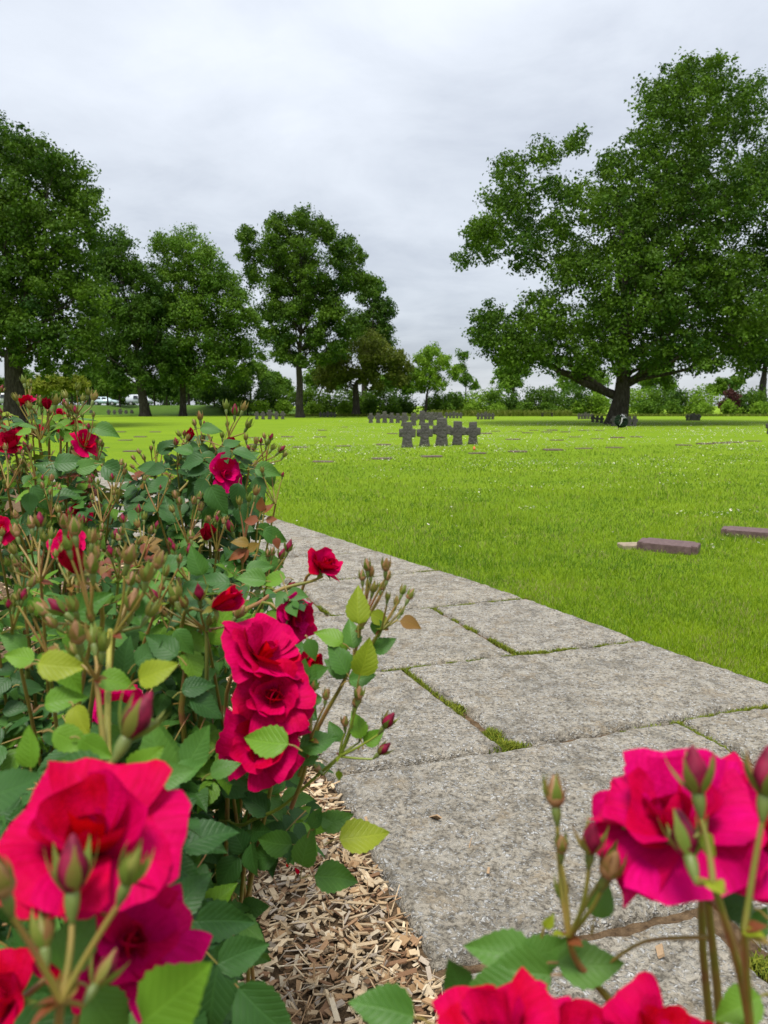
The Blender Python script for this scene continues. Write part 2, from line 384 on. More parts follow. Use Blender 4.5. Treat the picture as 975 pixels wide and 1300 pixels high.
for r_ in range(12):
    step = R.uniform(0.85, 1.15); dv = np.array([-.515, .857])*step
    A2 = A+dv+np.array([0.02, 0]); B2 = B+dv
    cuts = [0]+([0.36, 1] if r_ % 3 == 0 else [0.62, 1] if r_ % 3 == 1 else [0.3, 0.68, 1])
    for c0, c1 in zip(cuts[:-1], cuts[1:]):
        slab([A2+(B2-A2)*c0, A2+(B2-A2)*c1, B+(A-B)*(1-c1), B+(A-B)*(1-c0)], 0.05 if r_ < 5 else 0.1)
    seams.append((tuple(A), tuple(B))); A, B = A2, B2
EDGE = [(2.95, 1.5), (1.93, 3.27), (1.45, 4.1), (.98, 5.07), (.46, 5.96), tuple(B)]
LEFT = [(.45, .66), (.11, 1.61), (-.2, 2.52), (-.5, 3.45), (-.87, 4.45), (-1.36, 5.26), tuple(A)]
def edge_x(y):     # right border of the path at depth y
    e = sorted(EDGE, key=lambda a: a[1]); return np.interp(y, [a[1] for a in e], [a[0] for a in e])
def left_x(y):
    e = sorted(LEFT, key=lambda a: a[1]); return np.interp(y, [a[1] for a in e], [a[0] for a in e])
# slab bedding seen in the joints
bm = bmesh.new()
ys = np.linspace(0.6, B[1], 30)
Lv = [bm.verts.new((left_x(y)+0.09, y, -0.0305)) for y in ys]; Rv = [bm.verts.new((edge_x(y)-0.02, y, -0.031)) for y in ys]
for a in range(len(ys)-1): bm.faces.new((Lv[a], Rv[a], Rv[a+1], Lv[a+1]))
tag(obj('path_bedding', bm_mesh('path_bedding', bm, M_SOIL)), 'dark soil bedding in the joints of the slab path', kind='structure')

# ---- moss and short weeds in the joints
def blades(pts, h, wd, cols, lean=0.5, three=True):
    """pts (n,3); h, wd arrays; cols (n,3) -> V,F,col : bent blade of two quads' worth of tris"""
    n = len(pts); a = N.uniform(0, 2*np.pi, n); la = N.uniform(0, 2*np.pi, n); ln = N.uniform(0.1, 1, n)*lean*h
    sx, sy = np.cos(a)*wd*0.5, np.sin(a)*wd*0.5; lx, ly = np.cos(la)*ln, np.sin(la)*ln
    V = np.empty((n, 5, 3)); V[:] = pts[:, None, :]
    V[:, 0, 0] -= sx; V[:, 0, 1] -= sy; V[:, 1, 0] += sx; V[:, 1, 1] += sy
    V[:, 2, 0] += sx*0.8+lx*0.35; V[:, 2, 1] += sy*0.8+ly*0.35; V[:, 2, 2] += h*0.55
    V[:, 3, 0] += -sx*0.8+lx*0.35; V[:, 3, 1] += -sy*0.8+ly*0.35; V[:, 3, 2] += h*0.55
    V[:, 4, 0] += lx; V[:, 4, 1] += ly; V[:, 4, 2] += h*N.uniform(0.8, 1.0, n)
    o = (np.arange(n)*5)[:, None]
    Q = np.array([[0, 1, 2, 3]])+o; T = np.array([[3, 2, 4]])+o
    return V.reshape(-1, 3), Q, T, np.repeat(cols, 5, 0)
pts = []
def seam(p, q, n, wdt=0.012, dens=1.0):
    p, q = np.array(p, float), np.array(q, float); t_ = N.random(int(n*dens))
    keep = fbm(t_*14+p[0]*9, t_*0+q[1]*5, 3, 2) > 0.36
    t_ = t_[keep]; xy = p+(q-p)*t_[:, None]+N.normal(0, wdt*0.5, (len(t_), 2))
    pts.append(np.column_stack([xy, np.full(len(t_), -0.028)]))
g2 = lambda x, y: tuple(G(x, y))[:2]
for a, b, n in [((403, 767), (425, 780), 900), ((425, 780), (549, 770), 1500), ((549, 770), (670, 757), 1500), ((549, 770), (660, 828), 2400),
                ((660, 827), (815, 812), 2200), ((486, 849), (655, 829), 1600), ((514, 847), (570, 890), 700), ((380, 730), (560, 722), 1500),
                ((860, 914), (975, 893), 2200), ((860, 914), (925, 950), 1400), ((788, 926), (860, 914), 500)]:
    seam(g2(a[0], a[1]), g2(b[0], b[1]), int(n*1.2), 0.011)
for p_, q_ in seams: seam(p_, q_, 700, 0.02)
pts = np.concatenate(pts)
cl = N.normal(0, 1, (1200, 2))*np.array([0.032, 0.016])+np.array(g2(643, 943)); cl2 = N.normal(0, 1, (500, 2))*np.array([0.016, 0.03])+np.array(g2(580, 897))
cl3 = N.normal(0, 1, (600, 2))*np.array([0.02, 0.028])+np.array(g2(628, 930)); cl4 = N.normal(0, 1, (700, 2))*np.array([0.035, 0.016])+np.array(g2(675, 828))
cl5 = N.normal(0, 1, (300, 2))*0.02+np.array(g2(968, 1222))
cl = np.concatenate([cl, cl2, cl3, cl4, cl5])
pts = np.concatenate([pts, np.column_stack([cl, np.full(len(cl), -0.022)])]); n = len(pts)
mixk = N.random((n, 1)); cols = np.array([[.10, .16, .015]])*(1-mixk)+np.array([[.26, .27, .03]])*mixk
V, Q, T, C = blades(pts, N.uniform(0.012, 0.028, n), N.uniform(0.003, 0.007, n), cols, 1.1)
tag(obj('moss', np_mesh('moss', V, [Q, T], M_MOSS, col=C)), 'yellow green moss and short weeds in the slab joints', 'moss', kind='stuff')

# ---- mulch bed
bm = bmesh.new(); ys = np.linspace(-2.5, 13, 40)
Lv = [bm.verts.new((-6.0, y, -0.031)) for y in ys]; Rv = [bm.verts.new((left_x(y)+0.07 if y > .66 else .45+(.66-y)*.37, y, -0.031)) for y in ys]
for a in range(len(ys)-1): bm.faces.new((Lv[a], Rv[a], Rv[a+1], Lv[a+1]))
tag(obj('mulch_bed', bm_mesh('mulch_bed', bm, M_SOIL)), 'brown soil bed under the rose bushes', kind='structure')
def chips(n, xr, yr, zl=(-0.03, 0.0), big=1.0, pos=None):
    if pos is None:
        x = N.uniform(*xr, n*3); y = N.uniform(*yr, n*3); ok = x < left_x(y)+0.018-0.025*N.random(n*3); x, y = x[ok][:n], y[ok][:n]
    else: x, y = pos
    n = len(x); L = N.gamma(3.2, 0.0072, n).clip(0.008, 0.07)*big+0.007; wd = (N.gamma(3, 0.0034, n).clip(0.002, 0.026)+0.002)*big; th = N.uniform(0.001, 0.0045, n)
    thin = N.random(n) < 0.30; wd[thin] = N.uniform(0.0018, 0.004, thin.sum()); L[thin] = N.uniform(0.02, 0.085, thin.sum())
    az = N.uniform(0, 2*np.pi, n); el = N.normal(0, 0.24, n); ro = N.normal(0, 0.5, n)
    ca, sa, ce, se, cr, sr = np.cos(az), np.sin(az), np.cos(el), np.sin(el), np.cos(ro), np.sin(ro)
    ux = np.stack([ca*ce, sa*ce, se], -1); vx = np.stack([-sa, ca, 0*ca], -1); nx = np.cross(ux, vx); v2 = vx*cr[:, None]+nx*sr[:, None]; n2 = np.cross(ux, v2)
    z = N.uniform(zl[0], zl[1], n)
    c = np.stack([x, y, z], -1); V = np.empty((n, 8, 3)); k = 0
    sk = N.uniform(-0.35, 0.35, (n, 1)); tp = N.uniform(0.55, 1.0, (n, 1)); tp2 = N.uniform(0.6, 1.0, (n, 1))
    for sz in (-1, 1):
        for su, sv in ((-1, -1), (1, -1), (1, 1), (-1, 1)):
            ww = (tp if su > 0 else tp2)*wd[:, None]*sv*0.5
            V[:, k] = c+ux*(su*L[:, None]*0.5+sk*ww)+v2*ww+n2*(sz*th[:, None]*0.5); k += 1
    o = (np.arange(n)*8)[:, None, None]
    Fb = np.array([[4, 5, 6, 7], [0, 1, 5, 4], [1, 2, 6, 5], [2, 3, 7, 6], [3, 0, 4, 7]])[None]+o
    pal = np.array([[.68, .52, .32], [.60, .43, .25], [.46, .29, .15], [.24, .13, .07], [.50, .42, .33], [.76, .63, .44], [.40, .24, .13], [.66, .50, .31], [.72, .57, .37]])
    ci = pal[N.integers(0, len(pal), n)]*N.uniform(0.75, 1.15, (n, 1))
    return V.reshape(-1, 3), Fb.reshape(-1, 4), np.repeat(ci, 8, 0)
V1, F1, C1 = chips(18000, (-1.5, .5), (0.9, 3.9), (-0.028, -0.002))
V2, F2, C2 = chips(3000, (-3.0, .6), (-0.3, 6.5), (-0.026, -0.012), 1.3)
tag(obj('wood_chip_mulch', np_mesh('wood_chip_mulch', np.concatenate([V1, V2]), np.concatenate([F1, F2+len(V1)]), M_CHIP, col=np.concatenate([C1, C2]), smooth=False)),
    'pale brown wood chip mulch between rose bushes and path', 'mulch', kind='stuff')
# single chips that lie on the slabs
for k_, (x, y, lab) in enumerate([(553, 1038, 'lone wood chip left on the large near slab'), (597, 1070, 'wood chip lying in the middle of the large near slab'),
        (620, 1105, 'wood chip lowest on the large near slab'), (466, 1043, 'square wood chip near the slab corner by the mulch'), (838, 1208, 'long thin wood splinter on the bottom slab')]):
    g = G(x, y, 0.006); V, F, C = chips(1, None, None, (0, 0.0005), 1.0, (np.array([0.0]), np.array([0.0])))
    o = obj('wood_chip', np_mesh('wood_chip', V/np.abs(V).max()*0.021, F, M_CHIP, col=np.full((8, 3), .45)*np.array([1, .68, .4]), smooth=False)); o.location = g
    tag(o, lab, 'wood chip', 'wood chips on the slabs')

# ---- grass blades
def grass(n):
    # denser near the path, thinner with distance
    y = 3.0/(1-N.random(n)*(1-3.0/26))**1.0
    x = N.uniform(-0.62, 0.62, n)*y*1.02+N.random(n)*0.9+N.normal(0, 0.05, n)
    ok = (x > edge_x(y)+0.005+0.03*(fbm(x*5, y*5, 2, 1)-0.5)) & (x > -0.62*y)
    for (px, py, pw) in [(848, 690, .62), (958, 676, .62)]:
        g = G(px, py); ok &= ~((np.hypot((x-g.x)*1.0+(y-g.y)*.0, (y-g.y)*1.3) < .19))
    x, y = x[ok], y[ok]; n = len(x)
    sc_ = np.clip(y/6.5, 0.75, 3.2)
    pf = fbm(x*0.9, y*0.9, 3, 3); h = N.uniform(0.020, 0.056, n)*(0.55+0.95*pf)*np.clip(sc_, 0.9, 1.3)
    ed = np.clip((x-edge_x(y))/0.12, 0, 1); h *= 1.22-0.22*ed
    wd = N.uniform(0.0026, 0.0054, n)*sc_
    k = np.clip(fbm(x*1.6, y*1.6, 4, 5)*1.5-0.2+N.normal(0, 0.30, n), 0, 1)[:, None]
    col = np.array([[.070, .165, .006]])*(1-k)+np.array([[.270, .378, .010]])*k
    dry = N.random(n) < 0.05+0.16*(fbm(x*2.2+9, y*2.2, 3, 6) > 0.56); col[dry] = np.array([.32, .29, .11])*N.uniform(0.8, 1.1, (dry.sum(), 1))
    return blades(np.column_stack([x, y, np.full(n, -0.036)]), h, wd, col, 0.95)
V, Q, T, C = grass(370000)
tag(obj('grass', np_mesh('grass', V, [Q, T], M_GRASS, col=C)), 'short bright green grass blades of the lawn beside the path', 'grass', kind='stuff')
# daisies
def daisies():
    P_ = []
    def scat(n, px, py, sx, sy):
        for _ in range(n):
            x, y = R.gauss(px, sx), R.gauss(py, sy)
            if y < 532: continue
            g = G(x, y)
            if g.x > edge_x(g.y)+0.05: P_.append((g.x, g.y))
    for _ in range(190):
        px = R.uniform(120, 975); py = 536+abs(R.gauss(0, 32)); s = (py-515)/20
        scat(R.randint(10, 40), px, py, 12+6*s, 0.5+0.35*s)
    for a in ((370, 'x'),): pass
    scat(26, 850, 557, 30, 2); scat(30, 905, 566, 25, 1.4); scat(50, 700, 559, 45, 2); scat(14, 668, 647, 9, 1.0); scat(16, 620, 625, 40, 7)
    scat(10, 920, 690, 25, 9); scat(25, 860, 585, 60, 8); scat(14, 480, 607, 12, 2); scat(30, 390, 567, 40, 5); scat(30, 600, 640, 200, 40)
    for _ in range(2600): scat(1, R.uniform(100, 975), 533+abs(R.gauss(0, 13)), 1, 1)
    P_ = np.array(P_); n = len(P_); y = P_[:, 1]; rr = N.uniform(0.009, 0.015, n)*np.clip(y/14, 1, 2.0)
    a = np.linspace(0, 2*np.pi, 8, endpoint=False); V = np.empty((n, 18, 3)); tx, ty = N.normal(0, .35, n), N.normal(-.25, .35, n)
    z0 = N.uniform(0.012, 0.034, n)
    for k in range(8):
        f_ = 1.0 if k % 2 == 0 else 0.8
        dx, dy = np.cos(a[k])*rr*f_, np.sin(a[k])*rr*f_
        V[:, k] = np.stack([P_[:, 0]+dx, y+dy, z0+dx*tx+dy*ty], -1)
    V[:, 8] = np.stack([P_[:, 0], y, z0-0.001], -1)
    for k in range(8):
        dx, dy = np.cos(a[k])*rr*.36, np.sin(a[k])*rr*.36
        V[:, 9+k] = np.stack([P_[:, 0]+dx, y+dy, z0+0.003+dx*tx+dy*ty], -1)
    V[:, 17] = np.stack([P_[:, 0], y, z0+0.005], -1)
    o = (np.arange(n)*18)[:, None, None]
    T = np.array([[k, (k+1) % 8, 8] for k in range(8)]+[[9+k, 9+(k+1) % 8, 17] for k in range(8)])[None]+o
    C = np.ones((n, 18, 3))*np.array([.78, .78, .74]); C[:, 9:] = [.62, .42, .03]
    return np_mesh('daisies', V.reshape(-1, 3), T.reshape(-1, 3), M_DAISY, col=C.reshape(-1, 3))
tag(obj('daisies', daisies()), 'small white daisies sprinkled in patches over the lawn', 'daisies', kind='stuff')

# ================================================================== GRAVE MARKERS
ORD = ['first', 'second', 'third', 'fourth', 'fifth', 'sixth', 'seventh', 'eighth', 'ninth', 'tenth', 'eleventh', 'twelfth', 'thirteenth', 'fourteenth', 'fifteenth', 'sixteenth', 'seventeenth', 'eighteenth', 'nineteenth', 'twentieth']
def cross_mesh(seed):
    r = random.Random(seed); bm = bmesh.new()
    o = [(-.225, -.04), (-.165, .37), (-.172, .41), (-.315, .42), (-.32, .73), (-.175, .74), (-.165, 1.0), (.165, 1.0), (.175, .74), (.32, .73), (.315, .42), (.172, .41), (.165, .37), (.225, -.04)]
    o = [(x+r.uniform(-.012, .012), y+r.uniform(-.012, .012)) for x, y in o]
    vs_ = [bm.verts.new((x, -.13, y)) for x, y in o]; f = bm.faces.new(vs_)
    ex = bmesh.ops.extrude_face_region(bm, geom=[f]); bmesh.ops.translate(bm, vec=(0, .26, 0), verts=[v for v in ex['geom'] if isinstance(v, bmesh.types.BMVert)])
    bmesh.ops.recalc_face_normals(bm, faces=bm.faces)
    bmesh.ops.bevel(bm, geom=bm.edges[:], offset=.028, segments=2, profile=.6, affect='EDGES')
    bmesh.ops.triangulate(bm, faces=[f for f in bm.faces if len(f.verts) > 4])
    bmesh.ops.subdivide_edges(bm, edges=[e for e in bm.edges if e.calc_length() > .12], cuts=1)
    for v in bm.verts: v.co += Vector((r.uniform(-.007, .007), r.uniform(-.007, .007), r.uniform(-.007, .007)))
    return bm_mesh('stone_cross', bm, M_BASALT, True)
CM = [cross_mesh(i) for i in range(5)]
def cross_row(pts_, hm, where, group, rz=0.0):
    n = len(pts_); pts_ = sorted(pts_)
    for i, (x, y) in enumerate(pts_):
        g = G(x, y, -0.035); c = (n == 5 and i == 2)
        o = obj('stone_cross', CM[(i+len(where)) % 5]); o.location = g; s = hm*(1.17 if c else 1)*R.uniform(.97, 1.03)
        o.scale = (s*1.06, s, s); o.rotation_euler = (R.uniform(-.02, .02), R.uniform(-.02, .02), rz+R.uniform(-.08, .08))
        place = 'leftmost' if i == 0 else 'rightmost' if i == n-1 else (ORD[i]+' from left')
        if n == 1: lab = 'dark stone cross '+where
        elif c: lab = 'tallest dark cross amid the '+where
        else: lab = 'dark cross, '+place+' of the '+where
        tag(o, lab, 'stone cross', group)
cross_row([(517, 568), (539, 566.6), (560.5, 566), (580.6, 565), (600.5, 564)], .80, 'nearest row of five crosses', 'crosses of the nearest row', -.12)
cross_row([(470.7, 537), (480, 537), (488.5, 537), (497, 537), (505, 537)], .76, 'second row, left behind the nearest one', 'crosses of the second row')
cross_row([(513, 541), (525, 540.5), (536, 540), (547, 540.5), (558, 540)], .86, 'row hidden behind the nearest one', 'crosses of the third row')
cross_row([(541, 533), (545, 533), (549, 533), (553, 533)], .72, 'far row right under the young tree', 'crosses under the young tree')
cross_row([(567, 531), (571.5, 531), (576, 531), (580.5, 531), (585, 531)], .62, 'far row right of the young tree', 'crosses right of the young tree')
cross_row([(607, 532.5), (611.5, 532.5), (616.5, 532.5), (621, 532.5), (625.5, 532.5)], .64, 'far row left of the bench', 'crosses left of the bench')
cross_row([(326, 532.4), (334, 532.4), (342.5, 532.4), (351, 532.4), (359, 532.4)], .76, 'row left of the middle oak trunk', 'crosses left of the middle oak', .15)
cross_row([(407, 529.6), (411.5, 529.6), (416, 529.6), (420.5, 529.6), (425, 529.6)], .58, 'far row between the two middle trunks', 'crosses between the middle trunks')
cross_row([(138, 527), (145.5, 527), (153, 527), (160, 527), (167.5, 527)], .78, 'row on the left before the car park', 'crosses before the car park')
cross_row([(116, 527), (121, 526.4), (126, 526)], .74, 'far left group of three behind the roses', 'crosses behind the roses')
cross_row([(735, 532), (739, 532), (743, 532), (747, 532), (751, 532)], .56, 'low row left of the great oak', 'crosses left of the great oak')
cross_row([(752.5, 536), (758, 536.5), (763.5, 537)], .56, 'trio against the great oak trunk', 'crosses against the great oak')
cross_row([(779, 541), (785.5, 541), (792, 541), (798.5, 541), (805, 541)], .66, 'row behind the wreath', 'crosses behind the wreath')
cross_row([(872.5, 533.8), (876.5, 533.8), (880, 533.8), (883.5, 533.8), (887, 533.8)], .56, 'far row right of the great oak', 'crosses right of the great oak')
cross_row([(978, 551)], .66, 'cut off by the right edge of the picture', 'crosses at the right edge')

def plaque_mesh(seed):
    r = random.Random(seed); bm = bmesh.new(); a, b = .30, .20; k, q = .055, .055
    o = [(-a, -b+q), (-a+k, -b+q), (-a+k, -b), (a-k, -b), (a-k, -b+q), (a, -b+q), (a, b-q), (a-k, b-q), (a-k, b), (-a+k, b), (-a+k, b-q), (-a, b-q)]
    f = bm.faces.new([bm.verts.new((x, y, -.08)) for x, y in o])
    ex = bmesh.ops.extrude_face_region(bm, geom=[f]); bmesh.ops.translate(bm, vec=(0, 0, .165), verts=[v for v in ex['geom'] if isinstance(v, bmesh.types.BMVert)])
    bmesh.ops.recalc_face_normals(bm, faces=bm.faces)
    bmesh.ops.bevel(bm, geom=[e for e in bm.edges if all(v.co.z > 0 for v in e.verts)], offset=.006, segments=2, affect='EDGES')
    return bm_mesh('grave_plaque', bm, M_PLAQUE)
PM = plaque_mesh(1)
def plaque(x, y, lab, rz=0.0, hz=0.0, sc_=1.0, group='grave plaques in the lawn'):
    g = G(x, y, 0.03); o = obj('grave_plaque', PM); o.location = (g.x, g.y, -0.02+hz); o.rotation_euler = (R.uniform(-.02, .02), R.uniform(-.02, .02), rz)
    o.scale = (sc_, sc_, sc_); tag(o, lab, 'grave plaque', group); return o
PQ = plaque(849, 690, 'purple brown stone grave plaque beside a pale concrete strip', -.52, -.022); PQ.scale = (.88, .78, 1)
PQ = plaque(957, 673, 'purple brown stone grave plaque cut off by the right edge', -.50, -.03); PQ.scale = (1.0, .8, 1)
bm = bmesh.new(); vv = box_bm(bm, (0, 0, 0), (.30, .16, .06)); bmesh.ops.bevel(bm, geom=bm.edges[:], offset=.008, segments=1, affect='EDGES')
o = obj('concrete_strip', bm_mesh('concrete_strip', bm, M_CONC)); g = G(806, 692, 0); o.location = (g.x+.02, g.y+.04, -.022); o.rotation_euler[2] = .1
tag(o, 'pale concrete strip in the grass left of the near plaque', 'kerb strip')
rows = {'row just past the near plaques': [(410, 583), (485, 579.5), (548, 577), (606, 573), (657, 571), (702, 569), (334, 586), (168, 570.5)],
        'second plaque row': [(381, 565.5), (436, 564), (487, 562.5), (741, 567), (780, 566), (868, 563), (326, 562.5), (317, 568), (895, 561.5), (128, 566)],
        'third plaque row': [(365, 553), (406, 553), (707, 557), (651, 556), (730, 553), (758, 555), (784, 554), (808, 553), (916, 560.5), (933, 559.5), (957, 558), (159, 557), (178, 553), (322, 554)],
        'farthest plaque row': [(409, 545), (437, 541), (498, 549), (617, 549), (629, 546), (656, 546), (670, 548), (678, 545), (694, 547), (701, 545), (718, 547), (741, 545), (761, 545), (153, 547), (197, 547)]}
for rn, L in rows.items():
    for i, (x, y) in enumerate(sorted(L)):
        plaque(x, y, f'{ORD[i]} dark plaque from the left in the {rn}', R.uniform(-.1, .1), R.uniform(-.07, -.05), R.uniform(.8, .95))
# small red grave candle on a plaque
bm = bmesh.new(); bmesh.ops.create_cone(bm, cap_ends=True, segments=12, radius1=.03, radius2=.034, depth=.07, matrix=Matrix.Translation((0, 0, .035)))
bmesh.ops.create_uvsphere(bm, u_segments=10, v_segments=6, radius=.03, matrix=Matrix.Translation((0, 0, .075)))
o = obj('grave_candle', bm_mesh('grave_candle', bm, plain('candle_orange', (.7, .16, .06), .4), True)); g = G(602, 571.5, .06); o.location = (g.x, g.y, .065)
tag(o, 'small orange grave candle on a plaque before the crosses', 'candle')

# ================================================================== TREES
def leaf_cloud(centers, radii, counts, size, cols, up=0.35, jit=None, flat=0.75):
    """leaf faces gathered in clumps; folded quads"""
    cen = np.repeat(centers, counts, 0); rr = np.repeat(radii, counts)[:, None]; cc = np.repeat(cols, counts, 0); n = len(cen)
    d = N.normal(0, 1, (n, 3)); d /= np.linalg.norm(d, axis=1, keepdims=True); rad_ = N.random((n, 1))**0.55*1.12
    rad_ = np.where(N.random((n, 1)) < .10, rad_*N.uniform(1.0, 1.7, (n, 1)), rad_); off = d*rad_*rr*np.array([1, 1, flat]); p = cen+off
    nr = d*0.7+np.array([0, 0, up])+N.normal(0, 0.55, (n, 3)); nr /= np.linalg.norm(nr, axis=1, keepdims=True)
    t_ = np.cross(nr, N.normal(0, 1, (n, 3))); t_ /= np.linalg.norm(t_, axis=1, keepdims=True)+1e-9; b = np.cross(nr, t_)
    s = (size*N.uniform(0.6, 1.25, n))[:, None]
    V = np.empty((n, 4, 3)); V[:, 0] = p-t_*s*.5; V[:, 1] = p+b*s*.34+nr*s*.10-t_*s*.03; V[:, 2] = p+t_*s*.5-nr*s*.12; V[:, 3] = p-b*s*.34+nr*s*.10-t_*s*.03
    F = np.arange(n*4).reshape(n, 4)
    C = np.repeat(np.clip(cc*N.uniform(0.75, 1.25, (n, 1)), 0, 1), 4, 0)
    return V.reshape(-1, 3), F, C
def make_tree(name, label, bx, d, lobes, nleaf, c1, c2, trunk_px, top_px, lean_px=0, leaf=0.26, clump=(0.5, 1.0), group=None, depth=0.55, seg=10, fork=0.5, cat='tree', base_z=-0.05, dens_in=0.5, limbs=()):
    global N
    R.seed(int(bx*7+d*131)); N = np.random.default_rng(int(abs(bx)*7+d*131))
    base = P(bx, 515, d); base.z = base_z
    root = empty(name, base); tag(root, label, cat, group)
    k = d/FPX; L = []
    cx = np.mean([l[0] for l in lobes]); wpx = max(l[0]+l[2] for l in lobes)-min(l[0]-l[2] for l in lobes)
    for l in lobes:
        px, py, rp = l[:3]; dk = l[3] if len(l) > 3 else None
        c = P(px, py, d); side = min(1, abs(px-cx)/(wpx*0.5+1)); dm = wpx*0.5*k*depth*math.sqrt(max(0.05, 1-side**2))
        for f_ in ((-0.8, -0.05, 0.75) if dm > rp*k*0.9 else (-.35, .3)):
            cc = c+Vector((R.uniform(-.25, .25)*rp*k, f_*dm+R.uniform(-.2, .2)*rp*k, R.uniform(-.2, .2)*rp*k))
            rr = rp*k*R.uniform(.82, 1.05)*(0.9 if abs(f_) > .3 else 1)
            # nearer lobes are drawn larger: pull them in so that the outline holds
            sc_ = cc.y/c.y; cc.x *= 1; cc = Vector((c.x*sc_+(cc.x-c.x), cc.y, H+(c.z-H)*sc_+(cc.z-c.z)))
            L.append((cc, rr))
    tot = sum(r**2 for c, r in L); cen, rad_, cnt, col = [], [], [], []
    for c, r in L:
        share = nleaf*r*r/tot; cr = max(.35, min(r*.5, R.uniform(*clump)*.85)); nc = max(5, int(3.3*(r/cr)**2))
        tint = R.random()
        for _ in range(nc):
            v = Vector((R.gauss(0, 1), R.gauss(0, 1), R.gauss(0, 1)+.12)).normalized(); q = r*(R.uniform(dens_in, 1.0)) if R.random() < .85 else r*R.uniform(0, .6)
            cen.append(c+v*q); rad_.append(cr*R.uniform(.6, 1.25)); cnt.append(max(3, int(share/nc*R.uniform(.5, 1.5))))
            kk = min(1, max(0, .35*tint+.65*R.random())); col.append([c1[i]*(1-kk)+c2[i]*kk for i in range(3)])
    cen = np.array([[*(c-base)] for c in cen])
    V, F, C = leaf_cloud(cen, np.array(rad_), np.array(cnt), leaf, np.array(col))
    obj('crown', np_mesh('crown', V, F, M_TLEAF, col=C, smooth=False), root)
    # trunk with limbs
    r0 = trunk_px*k*.5; tz = (P(bx, top_px, d).z-base_z); parts = []
    zs = np.linspace(0, tz, 9); ln = lean_px*k
    pts_ = [Vector((ln*(z/tz)**1.5+r0*.10*math.sin(z*1.3+bx), r0*.10*math.cos(z*1.7), z)) for z in zs]
    rr = [r0*(1.0-.30*(z/tz))*(1+.34*math.exp(-z/(r0*.9))) for z in zs]
    th = np.linspace(0, 2*np.pi, seg, endpoint=False)
    RR = np.array(rr)[:, None]*(1+.10*np.sin(3*th+bx)[None]+.06*np.sin(7*th)[None])
    parts.append(tube(pts_, RR, seg))
    for (lx, ly, f0) in limbs:
        e_ = P(lx, ly, d)-base; s_ = pts_[0].lerp(pts_[-1], f0); m_ = s_.lerp(e_, .5)+Vector((0, 0, -.08*(e_-s_).length))
        bp = bez(s_, m_, e_, 10); bp[2:-1] += N.normal(0, .06, (7, 3)); parts.append(tube(bp, np.linspace(r0*.46, r0*.18, 10), 8))
    Ls = sorted(L, key=lambda a: -a[1]); top = pts_[-1]
    ax = P(np.median([l[0] for l in lobes]), np.percentile([l[1] for l in lobes], 25), d)-base; ax.y = 0
    lead = bez(top-Vector((0, 0, .1)), (top+ax)*.5+Vector((r0*1.2, 0, 0)), ax, 8); parts.append(tube(lead, np.linspace(rr[-1]*.9, r0*.10, 8), 7))
    for c, r in Ls[:(42 if nleaf > 30000 else 14 if nleaf > 8000 else 7)]:
        e_ = c-base; tt = min(.95, max(0.0, (e_.z-tz)/(max(1e-3, ax.z-tz))*.75-.12))
        if e_.z < tz+1.0: s_ = pts_[6].lerp(top, R.uniform(.2, 1))
        else:
            q = lead[int(tt*7)]; s_ = Vector(q)
        m = s_.lerp(e_, .55)+Vector((0, 0, (.10 if e_.z < tz+2 else -.06)*(e_-s_).length))+Vector((R.uniform(-.5, .5), R.uniform(-.5, .5), 0))*r0*1.5
        ra = r0*.34*min(1, .35+r/ (Ls[0][1]+1e-6)*.6)*(1-.55*tt)
        bp = bez(s_, m, e_, 9); bp[2:-1] += N.normal(0, .05*r, (6, 3)); parts.append(tube(bp, np.linspace(ra, ra*.18, 9), 6))
        for _ in range(3):
            dv = Vector((R.gauss(0, 1), R.gauss(0, 1), R.gauss(.2, .8))).normalized()*r*.85
            st_ = Vector(bp[R.randint(5, 7)]); parts.append(tube(bez(st_, st_+dv*.5+Vector((0, 0, .2*r)), st_+dv, 5), np.linspace(ra*.35, ra*.08, 5), 4))
    V, F = joinVF(parts)
    obj('trunk', np_mesh('trunk', V, F, M_BARK), root)
    return root
OAK = ((.020, .062, .006), (.112, .200, .013)); DK = ((.020, .062, .007), (.088, .172, .013)); LT = ((.115, .225, .014), (.22, .36, .026)); BR = ((.070, .105, .012), (.160, .190, .022))
YG = ((.15, .20, .015), (.27, .30, .03)); RED = ((.055, .018, .018), (.10, .035, .03)); MID = ((.040, .110, .008), (.145, .255, .018))
make_tree('great_oak', 'huge spreading oak on the right with thick forked trunk', 784, 55,
    [(870, 112, 42), (912, 98, 32), (835, 132, 34), (945, 140, 45), (880, 165, 55), (818, 190, 36), (778, 208, 24),
     (650, 215, 30), (690, 200, 22), (730, 185, 18), (640, 255, 34), (600, 300, 24), (585, 328, 13), (625, 305, 34), (672, 275, 34), (668, 325, 32), (700, 238, 20),
     (765, 260, 46), (820, 260, 60), (890, 250, 65), (950, 250, 55), (738, 325, 44), (800, 350, 72), (870, 350, 75), (940, 350, 65),
     (640, 425, 36), (612, 428, 22), (690, 400, 42), (622, 402, 22), (660, 450, 28), (722, 430, 45), (780, 415, 55), (850, 425, 52), (912, 415, 50), (960, 430, 40),
     (702, 462, 18), (738, 462, 22), (705, 292, 26), (716, 345, 30), (722, 250, 20), (680, 440, 30), (640, 456, 18), (765, 455, 32), (830, 452, 34), (880, 455, 28), (800, 300, 50), (905, 462, 18), (945, 466, 18), (1000, 210, 60), (1015, 310, 65), (1020, 400, 55), (1000, 460, 22)],
    175000, *OAK, 25, 486, 4, leaf=.25, clump=(.6, 1.15), seg=14, limbs=((712, 452, .62), (650, 430, .66), (860, 440, .9), (800, 400, .95)))
